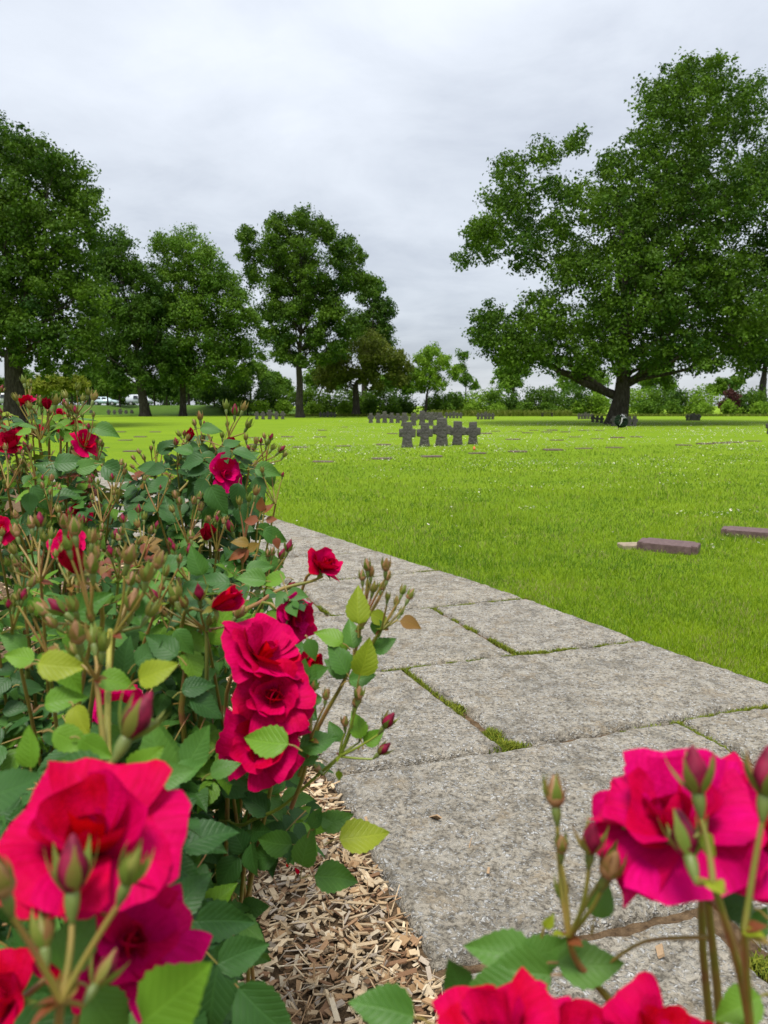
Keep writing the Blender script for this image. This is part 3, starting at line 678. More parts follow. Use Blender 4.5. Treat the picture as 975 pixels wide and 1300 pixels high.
make_tree('oak_tree', 'tall dense oak at the left edge with dark thick trunk', 18, 48,
    [(20, 190, 40), (-30, 170, 45), (62, 222, 36), (98, 240, 32), (112, 272, 24), (30, 270, 60), (92, 312, 40), (-20, 280, 60), (40, 360, 58), (100, 372, 36), (112, 420, 30), (64, 430, 44), (0, 420, 48), (20, 455, 18), (108, 450, 22), (60, 466, 16), (85, 468, 16), (-30, 470, 22), (125, 462, 14), (-50, 380, 60), (-85, 300, 60), (-85, 430, 50)],
    95000, *OAK, 28, 450, 4, leaf=.225, clump=(.6, 1.1))
make_tree('dark_oak', 'dark green tree between the left edge oak and the slim trunked tree', 183, 95,
    [(128, 335, 22), (124, 385, 26), (192, 352, 18), (200, 375, 20), (150, 312, 22), (168, 345, 25), (142, 350, 26), (150, 400, 34), (185, 400, 34), (202, 432, 30), (150, 440, 32), (172, 462, 22), (122, 440, 26), (208, 456, 22), (150, 476, 18), (190, 480, 16), (215, 476, 16), (128, 470, 18)], 62000, *DK, 13, 482, -3, leaf=.32, clump=(.8, 1.5))
make_tree('broad_tree', 'broad green tree with slim straight trunk left of the centre', 232, 98,
    [(232, 312, 26), (205, 312, 18), (257, 328, 22), (282, 352, 24), (225, 350, 34), (260, 372, 34), (302, 378, 20), (322, 402, 18), (336, 422, 12), (240, 410, 38), (290, 410, 34), (212, 390, 28), (230, 450, 32), (282, 445, 32), (315, 442, 16), (250, 472, 18), (203, 442, 26), (330, 455, 8), (222, 480, 16), (262, 484, 15), (292, 478, 16), (312, 470, 12), (275, 462, 22)], 72000, *MID, 9, 480, 2, leaf=.32, clump=(.8, 1.5))
make_tree('middle_oak', 'tall rounded oak in the middle with straight grey trunk', 380, 85,
    [(385, 282, 23), (350, 288, 18), (314, 298, 15), (412, 297, 19), (309, 322, 12), (340, 322, 26), (380, 328, 31), (430, 318, 23), (453, 325, 12), (355, 362, 27), (322, 348, 15), (400, 367, 31), (443, 357, 25), (377, 400, 27), (420, 395, 28), (362, 432, 18), (402, 430, 22), (468, 362, 18), (440, 420, 22), (345, 395, 17), (383, 455, 14), (358, 450, 13), (405, 455, 14), (345, 425, 13), (425, 445, 16)], 72000, *OAK, 10, 466, 0, leaf=.29, clump=(.7, 1.3))
make_tree('brown_tree', 'olive brown leaved tree right behind the middle oak', 452, 97,
    [(460, 440, 26), (482, 450, 24), (505, 455, 16), (430, 460, 22), (466, 474, 18), (516, 466, 10), (408, 476, 13), (498, 474, 14), (440, 482, 14), (420, 490, 9), (475, 488, 12), (510, 482, 10)], 20000, *BR, 10, 488, 0, leaf=.34, clump=(.7, 1.3), group='trees behind the middle oak')
make_tree('dark_tree', 'dark green tree crown showing right of the middle oak', 462, 108,
    [(470, 372, 22), (484, 392, 17), (488, 420, 16), (460, 412, 28), (475, 440, 24)], 16000, *DK, 9, 470, 0, leaf=.36, clump=(.8, 1.4), group='trees behind the middle oak')
make_tree('young_tree', 'slender light green young tree between the middle oak and the great oak', 540, 100,
    [(549, 446, 12), (536, 456, 12), (561, 462, 14), (545, 475, 18), (526, 476, 12), (576, 474, 11), (556, 488, 12), (533, 490, 11)], 11000, *LT, 4, 500, 2, leaf=.28, clump=(.5, .9), depth=.8)
make_tree('thin_tree', 'thin airy tree right of the young light green tree', 591, 118,
    [(588, 452, 8), (584, 468, 9), (592, 482, 10), (602, 490, 8)], 3500, *MID, 2.5, 500, 0, leaf=.3, clump=(.5, .9), depth=.8)
make_tree('hedge_tree', 'tree behind the hedge at the right edge, mostly hidden', 967, 108,
    [(960, 420, 34), (1000, 400, 36), (930, 440, 20), (985, 450, 26), (955, 455, 20)], 16000, *DK, 11, 480, 0, leaf=.38, clump=(.8, 1.4))
for (bx_, L, lab) in [(650, [(640, 475, 14), (660, 470, 14), (652, 486, 14)], 'pale tall tree behind the hedge under the left limb of the great oak'),
                      (735, [(720, 484, 16), (742, 478, 18), (760, 486, 14)], 'pale green tree behind the hedge just left of the great oak trunk'),
                      (832, [(822, 486, 14), (838, 478, 16), (850, 490, 10)], 'light green tree behind the hedge right of the great oak trunk'),
                      (318, [(308, 478, 16), (326, 470, 14), (338, 484, 14), (300, 490, 12)], 'light green bushy tree in the gap left of the middle oak'),
                      (355, [(350, 484, 13), (362, 490, 12), (342, 492, 10)], 'light green tree just left of the middle oak trunk'),
                      (405, [(400, 480, 13), (414, 474, 14), (425, 486, 12)], 'light green tree filling the gap right of the middle oak trunk'),
                      (500, [(492, 488, 12), (508, 484, 12), (520, 492, 10)], 'mid green tree between the brown tree and the young tree'),
                      (20, [(-5, 490, 14), (30, 480, 12), (10, 496, 12)], 'green tree behind the trunk at the left edge'),
                      (115, [(105, 484, 13), (122, 478, 12), (130, 488, 10)], 'green tree behind the yellow green young trees'),
                      (240, [(228, 492, 12), (250, 488, 14), (210, 496, 10), (265, 494, 12)], 'dark tree far behind the slim straight trunk'),
                      (170, [(160, 494, 10), (178, 490, 10)], 'dark tree far behind the dark tree trunk'),
                      (925, [(915, 490, 10), (935, 486, 10), (905, 494, 8)], 'hazy far tree above the dark red shrub')]:
    make_tree('background_tree', lab, bx_, 140, L, 7000, *MID, 4, 500, 0, leaf=.42, clump=(.8, 1.3), group='trees behind the hedge', depth=.8)
for (bx_, dd, L, cc, lab) in [(52, 84, [(48, 490, 14), (64, 486, 12), (36, 494, 9)], YG, 'yellow green bushy young tree right of the left edge trunk'),
        (92, 88, [(84, 486, 12), (100, 490, 12), (76, 492, 8)], YG, 'second yellow green young tree above the left roses'),
        (137, 116, [(137, 490, 11), (130, 494, 8), (145, 484, 8)], MID, 'small park tree over the silver parked car'),
        (152, 114, [(153, 486, 14), (147, 496, 9), (162, 494, 9)], MID, 'small round park tree left of the dark tree trunk'),
        (196, 118, [(196, 488, 11), (206, 492, 9), (188, 494, 8)], DK, 'small dark park tree just right of the dark tree trunk'),
        (212, 117, [(213, 490, 11), (220, 496, 8)], DK, 'small dark park tree left of the slim straight trunk'),
        (272, 112, [(268, 494, 14), (285, 498, 12), (262, 502, 10)], DK, 'dark bushy tree right of the slim straight trunk')]:
    make_tree('park_tree', lab, bx_, dd, L, 5000, *cc, 2.6, 503, 0, leaf=.3, clump=(.5, .9), group='small trees by the car park', depth=.9, base_z=(1.0 if dd > 110 and bx_ < 240 else -.05))
for i_, bx_ in enumerate(range(-30, 300, 24)):
    L_ = [(bx_+R.uniform(-6, 6), R.uniform(486, 494), R.uniform(12, 16)), (bx_-12, R.uniform(496, 502), 13), (bx_+12, R.uniform(496, 502), 13), (bx_, 507, 13)]
    make_tree('wood_edge_tree', f'{ORD[i_]} dark tree from left in the wood edge behind the parked cars', bx_, 160+R.uniform(-4, 4), L_, 2400, *R.choice([DK, DK, MID]), 3, 506, 0, leaf=.5, clump=(.8, 1.4), group='wood edge behind the parked cars', depth=.8, base_z=-.05)
# ---- hedge shrubs, each its own plant
def shrub(px, d, top, wpx, cols, label, group, nl=2800, name='hedge_shrub'):
    k = d/FPX; hpx = 515+H*FPX/d-top; L = []
    yb = 515+H*FPX/d
    for _ in range(6):
        L.append((px+R.uniform(-.3, .3)*wpx, top+hpx*R.uniform(.32, .8), wpx*R.uniform(.24, .36)))
    L.append((px+R.uniform(-.1, .1)*wpx, top+hpx*.3, min(hpx*.3, wpx*.32)))
    L.append((px, yb-hpx*.22, wpx*.34))
    make_tree(name, label, px, d, L, nl, *cols, 2.0, yb-hpx*.35, 0, leaf=.30, clump=(.45, .8), group=group, depth=.9, seg=6, cat='shrub', dens_in=.35)
secs = [('hedge left of the middle oak', 288, 375, 24, [484, 478, 480, 488], 106), ('hedge from middle oak to young tree', 392, 532, 24, [486, 494, 490, 496, 492, 496], 106),
        ('hedge from young tree to great oak', 556, 765, 25, [498, 502, 496, 492, 498, 490, 492, 486, 492], 104), ('hedge right of the great oak trunk', 812, 1000, 26, [490, 494, 490, 486, 490, 496, 492, 490], 104)]
for nm, x0, x1, st, tops, d0 in secs:
    i = 0; x = x0
    while x <= x1 and i < len(ORD):
        cols = R.choice([MID, MID, LT, DK, OAK]); tp = tops[i % len(tops)]+R.uniform(-5, 1)
        if nm.endswith('oak trunk') and 915 < x < 941:
            shrub(928, 101, 493, 34, RED, 'dark red leaved shrub in the hedge near the right edge', nm+', shrubs', 3600, 'red_shrub')
        else: shrub(x+R.uniform(-3, 3), d0+R.uniform(-2.5, 2.5), tp, st*1.75, cols, f'{ORD[i]} tall shrub from left in {nm}', nm+', shrubs')
        i += 1; x += st
    x = x0+10; i = 0
    while x <= x1-5 and i < 8:
        shrub(x+R.uniform(-4, 4), 99.5+R.uniform(-1, 1), R.uniform(505, 512), st*1.0, R.choice([MID, LT, LT, MID]), f'{ORD[i]} low bush from left in {nm}', nm+', low bushes', 1500, 'low_bush')
        i += 1; x += st*1.35
# tall unmown grass strip before the hedge
bm = bmesh.new()
n = 16000; xs = N.uniform(-14, 56, n); ys = N.uniform(96.5, 99, n)
k = N.random((n, 1)); cols = np.array([[.11, .17, .015]])*(1-k)+np.array([[.20, .23, .03]])*k
hh = N.uniform(.25, .8, n)*np.where((xs > 6) & (xs < 24), 1.25, .5)
V, Q, T, C = blades(np.column_stack([xs, ys, np.full(n, -.04)]), hh, N.uniform(.08, .2, n), cols, .6)
tag(obj('long_grass', np_mesh('long_grass', V, [Q, T], M_GRASS, col=C)), 'unmown yellow green grass strip along the foot of the hedge', 'grass', kind='stuff')
bm.free()

# ================================================================== SMALL THINGS IN THE PARK
M_DWOOD = plain('dark_wood', (.035, .028, .022), .7, .3, .3)
def bench(loc, rz):
    r = empty('park_bench', loc, rz); tag(r, 'dark low park bench at the foot of the hedge', 'bench')
    for i in range(3):
        bm = bmesh.new(); box_bm(bm, (0, -.15+.15*i, .45), (1.7, .12, .05)); obj('seat_plank', bm_mesh('seat_plank', bm, M_DWOOD), r)
    for s in (-.6, .6):
        bm = bmesh.new(); box_bm(bm, (s, 0, .21), (.16, .38, .43)); obj('leg', bm_mesh('leg', bm, M_DWOOD), r)
g = P(695, 515, 93); bench((g.x, g.y, -.035), .05)
# parked cars
M_GLASS = plain('car_glass', (.02, .025, .03), .1, .6); M_TYRE = plain('tyre', (.012, .012, .012), .8); M_RIM = plain('rim', (.35, .35, .36), .35)
M_LAMP = plain('lamp_glass', (.6, .6, .58), .15, .6)
def car(px, d, z, rz, colr, lab, s=1.0, van=False):
    g = P(px, 515, d); r = empty('parked_car', (g.x, g.y, 1.36 if z > 1 else z), rz); r.scale = (s, s, s); tag(r, lab, 'car', 'cars parked behind the left trees')
    paint = plain('car_paint', colr, .25, .6)
    if van: prof = [(-2.1, .35), (-2.15, .95), (-2.0, 1.85), (1.1, 1.9), (1.6, 1.15), (2.15, 1.0), (2.2, .4)]
    else: prof = [(-2.1, .32), (-2.15, .85), (-1.95, .98), (-1.45, 1.42), (.25, 1.46), (1.0, .98), (2.0, .82), (2.15, .6), (2.1, .32)]
    bm = bmesh.new(); f = bm.faces.new([bm.verts.new((x, -.86, y)) for x, y in prof]); ex = bmesh.ops.extrude_face_region(bm, geom=[f])
    bmesh.ops.translate(bm, vec=(0, 1.72, 0), verts=[v for v in ex['geom'] if isinstance(v, bmesh.types.BMVert)]); bmesh.ops.recalc_face_normals(bm, faces=bm.faces)
    for v in bm.verts:
        if v.co.z > 1.1: v.co.y *= .80
    bmesh.ops.bevel(bm, geom=bm.edges[:], offset=.06, segments=2, affect='EDGES'); obj('body', bm_mesh('body', bm, paint, True), r)
    for sd_ in (-1, 1):
        spans = [(-1.3, -.55, 1.02, 1.36), (-.45, .35, 1.02, 1.36)] if not van else [(.1, 1.0, 1.15, 1.7), (-.9, -.05, 1.15, 1.7)]
        for a, b, z0, z1 in spans:
            bm = bmesh.new(); ya = .868 if not van else .86; yb = .72
            ws = [bm.verts.new((a, sd_*ya*.985, z0)), bm.verts.new((b, sd_*ya*.985, z0)), bm.verts.new((b-.12, sd_*yb, z1)), bm.verts.new((a+.08, sd_*yb, z1))]
            f = bm.faces.new(ws); ex = bmesh.ops.extrude_face_region(bm, geom=[f]); bmesh.ops.translate(bm, vec=(0, sd_*.03, 0), verts=[v for v in ex['geom'] if isinstance(v, bmesh.types.BMVert)])
            bmesh.ops.recalc_face_normals(bm, faces=bm.faces); obj('window', bm_mesh('window', bm, M_GLASS), r)
        for xx in (-1.3, 1.35):
            bm = bmesh.new(); bmesh.ops.create_cone(bm, cap_ends=True, segments=20, radius1=.33, radius2=.33, depth=.22, matrix=Matrix.Translation((xx, sd_*.80, .33)) @ Matrix.Rotation(rad(90), 4, 'X'))
            wh = obj('wheel', bm_mesh('wheel', bm, M_TYRE), r)
            bm = bmesh.new(); bmesh.ops.create_cone(bm, cap_ends=True, segments=16, radius1=.2, radius2=.2, depth=.24, matrix=Matrix.Translation((xx, sd_*.80, .33)) @ Matrix.Rotation(rad(90), 4, 'X'))
            obj('rim', bm_mesh('rim', bm, M_RIM), wh)
        bm = bmesh.new(); box_bm(bm, (2.08, sd_*.6, .68), (.12, .3, .14)); obj('headlight', bm_mesh('headlight', bm, M_LAMP), r)
car(134, 131, 1.2, .1, (.45, .57, .60), 'silver grey car parked behind the roses at the left')
#car(160, 132, 1.15, 3.2, (.6, .6, .6), 'white car half hidden left of the dark tree trunk')
car(177, 134, 1.2, .15, (.5, .53, .57), 'pale grey van beside the dark tree trunk', van=True)
car(2, 120, 1.38, .1, (.78, .78, .78), 'white van cut off by the left edge behind the trunk', van=True)
car(570, 122, .0, .2, (.72, .73, .74), 'white car glimpsed through the hedge by the young tree')
# wreath on a stand
wl = empty('wreath', (0, 0, 0)); g = G(790, 545, -.035); wl.location = g; tag(wl, 'green wreath with white ribbon on an easel by the oak', 'wreath')
wl.rotation_euler = (rad(-16), 0, .25)
nL = 520; a = N.uniform(0, 2*np.pi, nL); cen = np.column_stack([np.cos(a)*.27, 0*a, .48+np.sin(a)*.27])
V, F, C = leaf_cloud(cen, np.full(nL, .12), np.full(nL, 6), .11, np.repeat([[.03, .06, .03]], nL, 0)); obj('ring', np_mesh('ring', V, F, M_TLEAF, col=C, smooth=False), wl)
M_RIB = plain('white_ribbon', (.72, .72, .74), .5)
for (x0, z0, x1, z1) in [(-.02, .62, -.22, .2)]:
    bp = bez((x0, -.14, z0), ((x0+x1)/2+.06, -.2, (z0+z1)/2), (x1, -.13, z1), 8); V = np.concatenate([bp+[-.022, 0, 0], bp+[.022, .01, 0]]); m = len(bp)
    F = np.array([[i, i+1, m+i+1, m+i] for i in range(m-1)]); obj('ribbon', np_mesh('ribbon', V, F, M_RIB), wl)
nL = 16; cen = np.column_stack([N.normal(.06, .06, nL), np.full(nL, -.1), N.normal(.72, .06, nL)]); V, F, C = leaf_cloud(cen, np.full(nL, .05), np.full(nL, 6), .07, np.repeat([[.7, .7, .74]], nL, 0))
obj('white_flowers', np_mesh('white_flowers', V, F, M_DAISY, col=C, smooth=False), wl)
for (x0, y0, x1, y1, zz) in [(.05, .06, .36, .05, .8), (0, .06, -.3, .05, .75), (.0, .08, .05, .5, .78)]:
    V, F = tube(bez((x0, y0, zz), ((x0+x1)/2, (y0+y1)/2, zz/2), (x1, y1, 0), 4), np.full(4, .016), 6); obj('easel_leg', np_mesh('easel_leg', V, F, plain('easel_wood', (.42, .34, .22), .6)), wl)
# ================================================================== ROSES
R.seed(21); N = np.random.default_rng(21)
CAMP = Vector((0, 0, H)); CR = Vector((1, 0, 0)); CU = Vector((0, SP, CP)); CF = Vector((0, CP, -SP))
def leaflet(seed, fold, curl, ns=15, nc=4):
    r = random.Random(seed); V, U = [], []
    ph = r.uniform(0, 6); asym = r.uniform(-.05, .05)
    for i in range(ns+1):
        s = i/ns; w_ = .345*(math.sin(math.pi*min(1, s**.72))**.80 if 0 < s < 1 else 0)*(1-.42*s**2.2)+.004
        if ns > 8 and 0 < i < ns: w_ *= 1+(.05 if i % 2 else -.05)
        for j in range(nc+1):
            q = (j/nc-.5)*2; x = q*w_
            z = fold*abs(x)-curl*s*s+.018*math.sin(s*9+ph)*abs(q)+.02*math.sin(ph+q*2+s*4)-.30*fold*abs(q)**3*w_
            V.append((x+asym*math.sin(s*3), s, z)); U.append((x/.7+.5, s))
    m = nc+1; F = [[i*m+j, i*m+j+1, (i+1)*m+j+1, (i+1)*m+j] for i in range(ns) for j in range(nc)]
    return np.array(V), np.array(F), np.array(U)
LEAFV = [leaflet(i, f, c) for i, (f, c) in enumerate([(.45, .10), (.30, .22), (.6, .05), (.25, -.08), (.5, .30)])]
LEAFLO = [leaflet(i, f, c, 6, 2) for i, (f, c) in enumerate([(.45, .10), (.30, .22), (.6, .05), (.25, -.08), (.5, .30)])]
LEAFM = {(k, i): np_mesh('leaf', V, F, m, uv=U) for k, m in LM.items() for i, (V, F, U) in enumerate(LEAFV)}
# --- petals
def petal(seed, L, W, th0, th1, cup, r0, ruf, pw=1.4, nu=12, nv=11, mat=None):
    r = random.Random(seed); a = [r.uniform(0, 6.28) for _ in range(6)]
    n = 40; rr, zz, tg = [r0], [0.0], []
    for i in range(n):
        th = th0+(th1-th0)*((i+.5)/n)**pw; rr.append(rr[-1]+math.sin(th)*L/n); zz.append(zz[-1]+math.cos(th)*L/n)
    V, U = [], []
    for i in range(nv+1):
        v = i/nv
        for j in range(nu+1):
            u = (j/nu-.5)*2
            ve = v*(1-.20*abs(u)**2.4*v-.05*math.exp(-(u/.22)**2)*v+.035*math.sin(4.5*u+a[0])*v+.02*math.sin(11*u+a[5])*v); k = min(n-1, ve*n); ki = int(k); fk = k-ki
            cr_, cz_ = rr[ki]*(1-fk)+rr[ki+1]*fk, zz[ki]*(1-fk)+zz[ki+1]*fk
            th = th0+(th1-th0)*ve**pw; nx, nz = -math.cos(th), math.sin(th)
            w_ = W*(.24+.76*math.sin(min(1, ve*1.12)*math.pi*.5)**.85)*(1+.05*math.sin(5*ve+a[1]))
            s = u*w_; kx = max(cup*(1-.35*ve), .02); x = math.sin(kx*s*1.6)/(kx*1.6); dn = (1-math.cos(kx*s*1.6))/(kx*1.6)
            dn += ruf*ve**2*(math.sin(3.1*u+a[2]+1.5*ve)+.55*math.sin(6.3*u+a[3])*ve+.3*math.sin(10.5*u+a[4])*ve*ve*abs(u))-ruf*1.2*max(0, ve-.75)*4*abs(u)**2*.6
            V.append((cr_+nx*dn, x, cz_+nz*dn)); U.append((u*.5+.5, v))
    m = nu+1; F = [[i*m+j, i*m+j+1, (i+1)*m+j+1, (i+1)*m+j] for i in range(nv) for j in range(nu)]
    return np_mesh('petal', np.array(V), np.array(F), mat, uv=np.array(U))
def petal_set(mat, s0):
    q = rad
    return {'in': [petal(s0+i, 1.0, .55, q(26), q(-16), 1.5, .05, .03, mat=mat) for i in range(3)],
            'mid': [petal(s0+10+i, 1.0, .66, q(48), q(12+14*i), 1.0, .06, .06, mat=mat) for i in range(4)],
            'out': [petal(s0+20+i, 1.05, .78, q(62), q(86+14*i), .45, .07, .085, mat=mat) for i in range(4)],
            'ref': [petal(s0+30+i, 1.0, .74, q(70), q(118+12*i), .35, .07, .10, mat=mat) for i in range(3)],
            'bud': [petal(s0+40+i, 1.25, .50, q(24), q(-14+7*i), 1.55, .03, .02, mat=mat) for i in range(3)]}
PS = {'red': petal_set(M_PET, 100), 'dark': petal_set(M_PETD, 200), 'pink': petal_set(M_PETP, 300)}
def lathe(prof, seg=10):
    th = np.linspace(0, 2*np.pi, seg, endpoint=False); V = np.array([(r*math.cos(a), r*math.sin(a), z) for r, z in prof for a in th]); n = len(prof)
    F = np.array([[i*seg+j, i*seg+(j+1) % seg, (i+1)*seg+(j+1) % seg, (i+1)*seg+j] for i in range(n-1) for j in range(seg)])
    return V, F
def sepal_VF(L, w0, lean0, lean1, r0, z0=0.0, tail=.35):
    V = []; n = 7; r_, z_ = r0, z0
    for i in range(n+1):
        s = i/n; th = lean0+(lean1-lean0)*s; w_ = w0*(math.sin(min(1, (s+.12)*1.05)*math.pi)**.8 if s < .6 else w0/w0*math.sin(min(1, .72*1.05)*math.pi)**.8*(1-(s-.6)/.4)*(.75)+.05)
        nxr, nzr = math.cos(th), -math.sin(th)
        for q in (-1, 0, 1): V.append((r_-(.25*w_*abs(q))*nxr, q*w_, z_-(.25*w_*abs(q))*nzr))
        r_ += math.sin(th)*L/n; z_ += math.cos(th)*L/n
    F = [[i*3+j, i*3+j+1, (i+1)*3+j+1, (i+1)*3+j] for i in range(n) for j in range(2)]
    return np.array(V), np.array(F)
HIPV, HIPF = lathe([(.02, -.62), (.06, -.58), (.08, -.5), (.125, -.36), (.155, -.2), (.155, -.06), (.14, .03), (.05, .06)])
def bud_mesh(kind):
    if kind == 'r': pr = [(.12, 0), (.23, .10), (.29, .24), (.31, .38), (.29, .52), (.245, .66), (.19, .80), (.13, .93), (.075, 1.04), (.02, 1.10)]; m = M_BUDR
    elif kind == 'p': pr = [(.12, 0), (.24, .12), (.30, .28), (.27, .48), (.17, .72), (.08, .90), (.02, .99)]; m = M_BUDP
    else: pr = [(.11, 0), (.21, .12), (.26, .27), (.22, .46), (.12, .70), (.05, .90), (.01, 1.02)]; m = M_SEP
    V, F = lathe(pr, 18 if kind == 'r' else 10)
    if kind == 'r':
        a = np.arctan2(V[:, 1], V[:, 0]); sw = ((a*3/(2*np.pi)+V[:, 2]*.9) % 1.0); V[:, :2] *= (.86+.22*sw)[:, None]
    VV, FF = joinVF([(V, F), (HIPV, HIPF)])
    return np_mesh('bud', VV, FF, [m, M_HIP], matidx=[0]*len(F)+[1]*len(HIPF))
BUDM = {k: bud_mesh(k) for k in 'rpg'}
SEPC = np_mesh('sepal', *sepal_VF(1.10, .16, rad(34), rad(-24), .13), M_SEP)       # closed, hugging
SEPO = np_mesh('sepal', *sepal_VF(1.05, .15, rad(44), rad(2), .15), M_SEP)        # opening
SEPR = np_mesh('sepal', *sepal_VF(1.0, .17, rad(80), rad(140), .12), M_SEP)       # folded back under a bloom
def bud_far(kind, sep):
    b = BUDM[kind]; V0 = np.array([v.co[:] for v in b.vertices]); F0 = np.array([p.vertices[:] for p in b.polygons]); mi = [p.material_index for p in b.polygons]
    S = np.array([v.co[:] for v in sep.vertices]); SF = np.array([p.vertices[:] for p in sep.polygons]); parts = [(V0, F0)]; mats = list(mi)
    for k in range(5):
        c, s = math.cos(k*1.2566), math.sin(k*1.2566); parts.append((S @ np.array([[c, s, 0], [-s, c, 0], [0, 0, 1]]), SF)); mats += [2]*len(SF)
    V, F = joinVF(parts); return np_mesh('bud', V, F, list(b.materials)+[M_SEP], matidx=mats)
BUDF = {'r': bud_far('r', SEPO), 'p': bud_far('p', SEPC), 'g': bud_far('g', SEPC)}
BASEV, BASEF = lathe([(.03, -.42), (.06, -.40), (.09, -.34), (.14, -.24), (.15, -.12), (.12, -.02), (.04, .02)])
BLOOMBASE = np_mesh('bloom', BASEV, BASEF, M_HIP)

def frame(t_, n_):
    t_ = t_.normalized(); n_ = (n_-t_*n_.dot(t_)).normalized(); x = t_.cross(n_)
    return Matrix(((x.x, t_.x, n_.x, 0), (x.y, t_.y, n_.y, 0), (x.z, t_.z, n_.z, 0), (0, 0, 0, 1)))
def zframe(z):
    return z.normalized().to_track_quat('Z', 'Y').to_matrix().to_4x4()
class Bush:
    def __init__(s, label, base, group='rose bushes in the bed'):
        s.b = Vector(base); s.root = empty('rose_bush', s.b); tag(s.root, label, 'rose bush', group); s.leaves = []; s.stalks = []; s.T = Matrix.Translation(-s.b)
    def leaf(s, p, t_, n_, L, col):
        M = Matrix.Translation(p) @ frame(t_, n_) @ Matrix.Diagonal((L, L, L, 1)); s.leaves.append((M, col, L/max(.2, (p-CAMP).length)))
    def hand(s, L):
        for (x, y, ln, ang, d, col) in L:
            a = rad(ang); t_ = (CR*math.cos(a)+CU*math.sin(a)+CF*R.uniform(-.25, .25)).normalized()
            n_ = -CF*R.uniform(.7, 1.0)+Vector((0, 0, 1))*R.uniform(.3, .8)+Vector((R.uniform(-.3, .3), 0, 0)); Lm = ln*d/FPX
            c = P(x, y, d); p = c-t_*Lm*.5; s.leaf(p, t_, n_, Lm, col)
            e_ = p-t_*Lm*.28+Vector((0, 0, -.004)); s.stalks.append(tube([p+t_*Lm*.02, p-t_*Lm*.12, e_], [.0007, .0008, .0010], 5))
    def compound(s, p, out_, L, cols, n5=True):
        up = Vector((0, 0, 1)); out_ = out_.normalized()
        n_ = (up*1.0+out_*.35+Vector((R.gauss(0, .42), R.gauss(0, .42)-.18, R.gauss(0, .25)))).normalized()
        t_ = (out_-n_*out_.dot(n_)).normalized(); x = t_.cross(n_); tot = L*1.35
        pts_ = [p+t_*tot*k+up*(-.10*tot*k*k) for k in (0, .35, .7, 1.0)]
        s.stalks.append(tube(pts_, [.0011, .0010, .0008, .0006], 5)); col = cols()
        s.leaf(pts_[3], (t_+n_*R.uniform(-.3, .15)), n_+x*R.uniform(-.25, .25), L*R.uniform(.95, 1.1), col)
        for k, f_ in ((2, .92), (1, .75)) if n5 else ((2, .9),):
            for sg in (-1, 1):
                s.leaf(pts_[k], (t_*.62+x*sg*.85+n_*R.uniform(-.35, .15)), n_+x*sg*R.uniform(-.35, .15)+t_*R.uniform(-.2, .2), L*f_*R.uniform(.85, 1.1), col if R.random() < .8 else cols())
    def fill(s, poly, d0, d1, n, cols, size=.045, zmin=.03):
        xs = [a[0] for a in poly]; ys = [a[1] for a in poly]; k = 0; tries = 0
        while k < n and tries < n*40:
            tries += 1; x, y = R.uniform(min(xs), max(xs)), R.uniform(min(ys), max(ys)); ins = False; j = len(poly)-1
            for i in range(len(poly)):
                if (poly[i][1] > y) != (poly[j][1] > y) and x < (poly[j][0]-poly[i][0])*(y-poly[i][1])/(poly[j][1]-poly[i][1])+poly[i][0]: ins = not ins
                j = i
            if not ins: continue
            p = P(x, y, R.uniform(d0, d1))
            if p.z < zmin: continue
            o = Vector((p.x-s.b.x, p.y-s.b.y, 0)); o = o.normalized() if o.length > .03 else Vector((R.gauss(0, 1), R.gauss(0, 1), 0)).normalized()
            o = o*.6+Vector((R.gauss(0, .7), R.gauss(0, .7)-.15, R.uniform(-.35, .45)))
            s.compound(p-o.normalized()*size, o, size*R.uniform(.75, 1.25), cols, R.random() < .75); k += 1
    def stem(s, pts_, r0, r1, m=None, n=14):
        pts_ = [Vector(p) for p in pts_]
        if len(pts_) == 2:
            a, b = pts_; mid = Vector((a.x*.62+b.x*.38, a.y*.62+b.y*.38, a.z*.35+b.z*.65)); q = bez(a, mid, b, n)
        else:      # smooth through points
            q = []
            for i in range(len(pts_)-1):
                p0 = pts_[max(0, i-1)]; p1 = pts_[i]; p2 = pts_[i+1]; p3 = pts_[min(len(pts_)-1, i+2)]
                for t_ in np.linspace(0, 1, 5, endpoint=(i == len(pts_)-2)):
                    q.append(.5*((2*p1)+(p2-p0)*t_+(2*p0-5*p1+4*p2-p3)*t_**2+(3*p1-p0-3*p2+p3)*t_**3))
        q = np.array([list(v) for v in q]); V, F = tube(q, np.linspace(r0, r1, len(q)), 7)
        return V, F
    def cane(s, pts_, r0, r1, m=None, name='cane'):
        V, F = s.stem(pts_, r0, r1); obj(name, np_mesh(name, V-np.array(s.b[:]), F, m or M_CANE), s.root)
    def bud(s, p, axis, L, kind):
        near = (p-CAMP).length < 1.15; M = s.T @ Matrix.Translation(p) @ zframe(axis) @ Matrix.Rotation(R.uniform(0, 6), 4, 'Z') @ Matrix.Diagonal((L, L, L, 1))
        o = obj('bud', BUDM[kind] if near else BUDF[kind], s.root, M)
        if near:
            for k in range(5): obj('sepal', SEPO if kind == 'r' else SEPC, o, Matrix.Rotation(k*1.2566+R.uniform(-.15, .15), 4, 'Z') @ Matrix.Rotation(R.uniform(-.12, .12), 4, 'Y'))
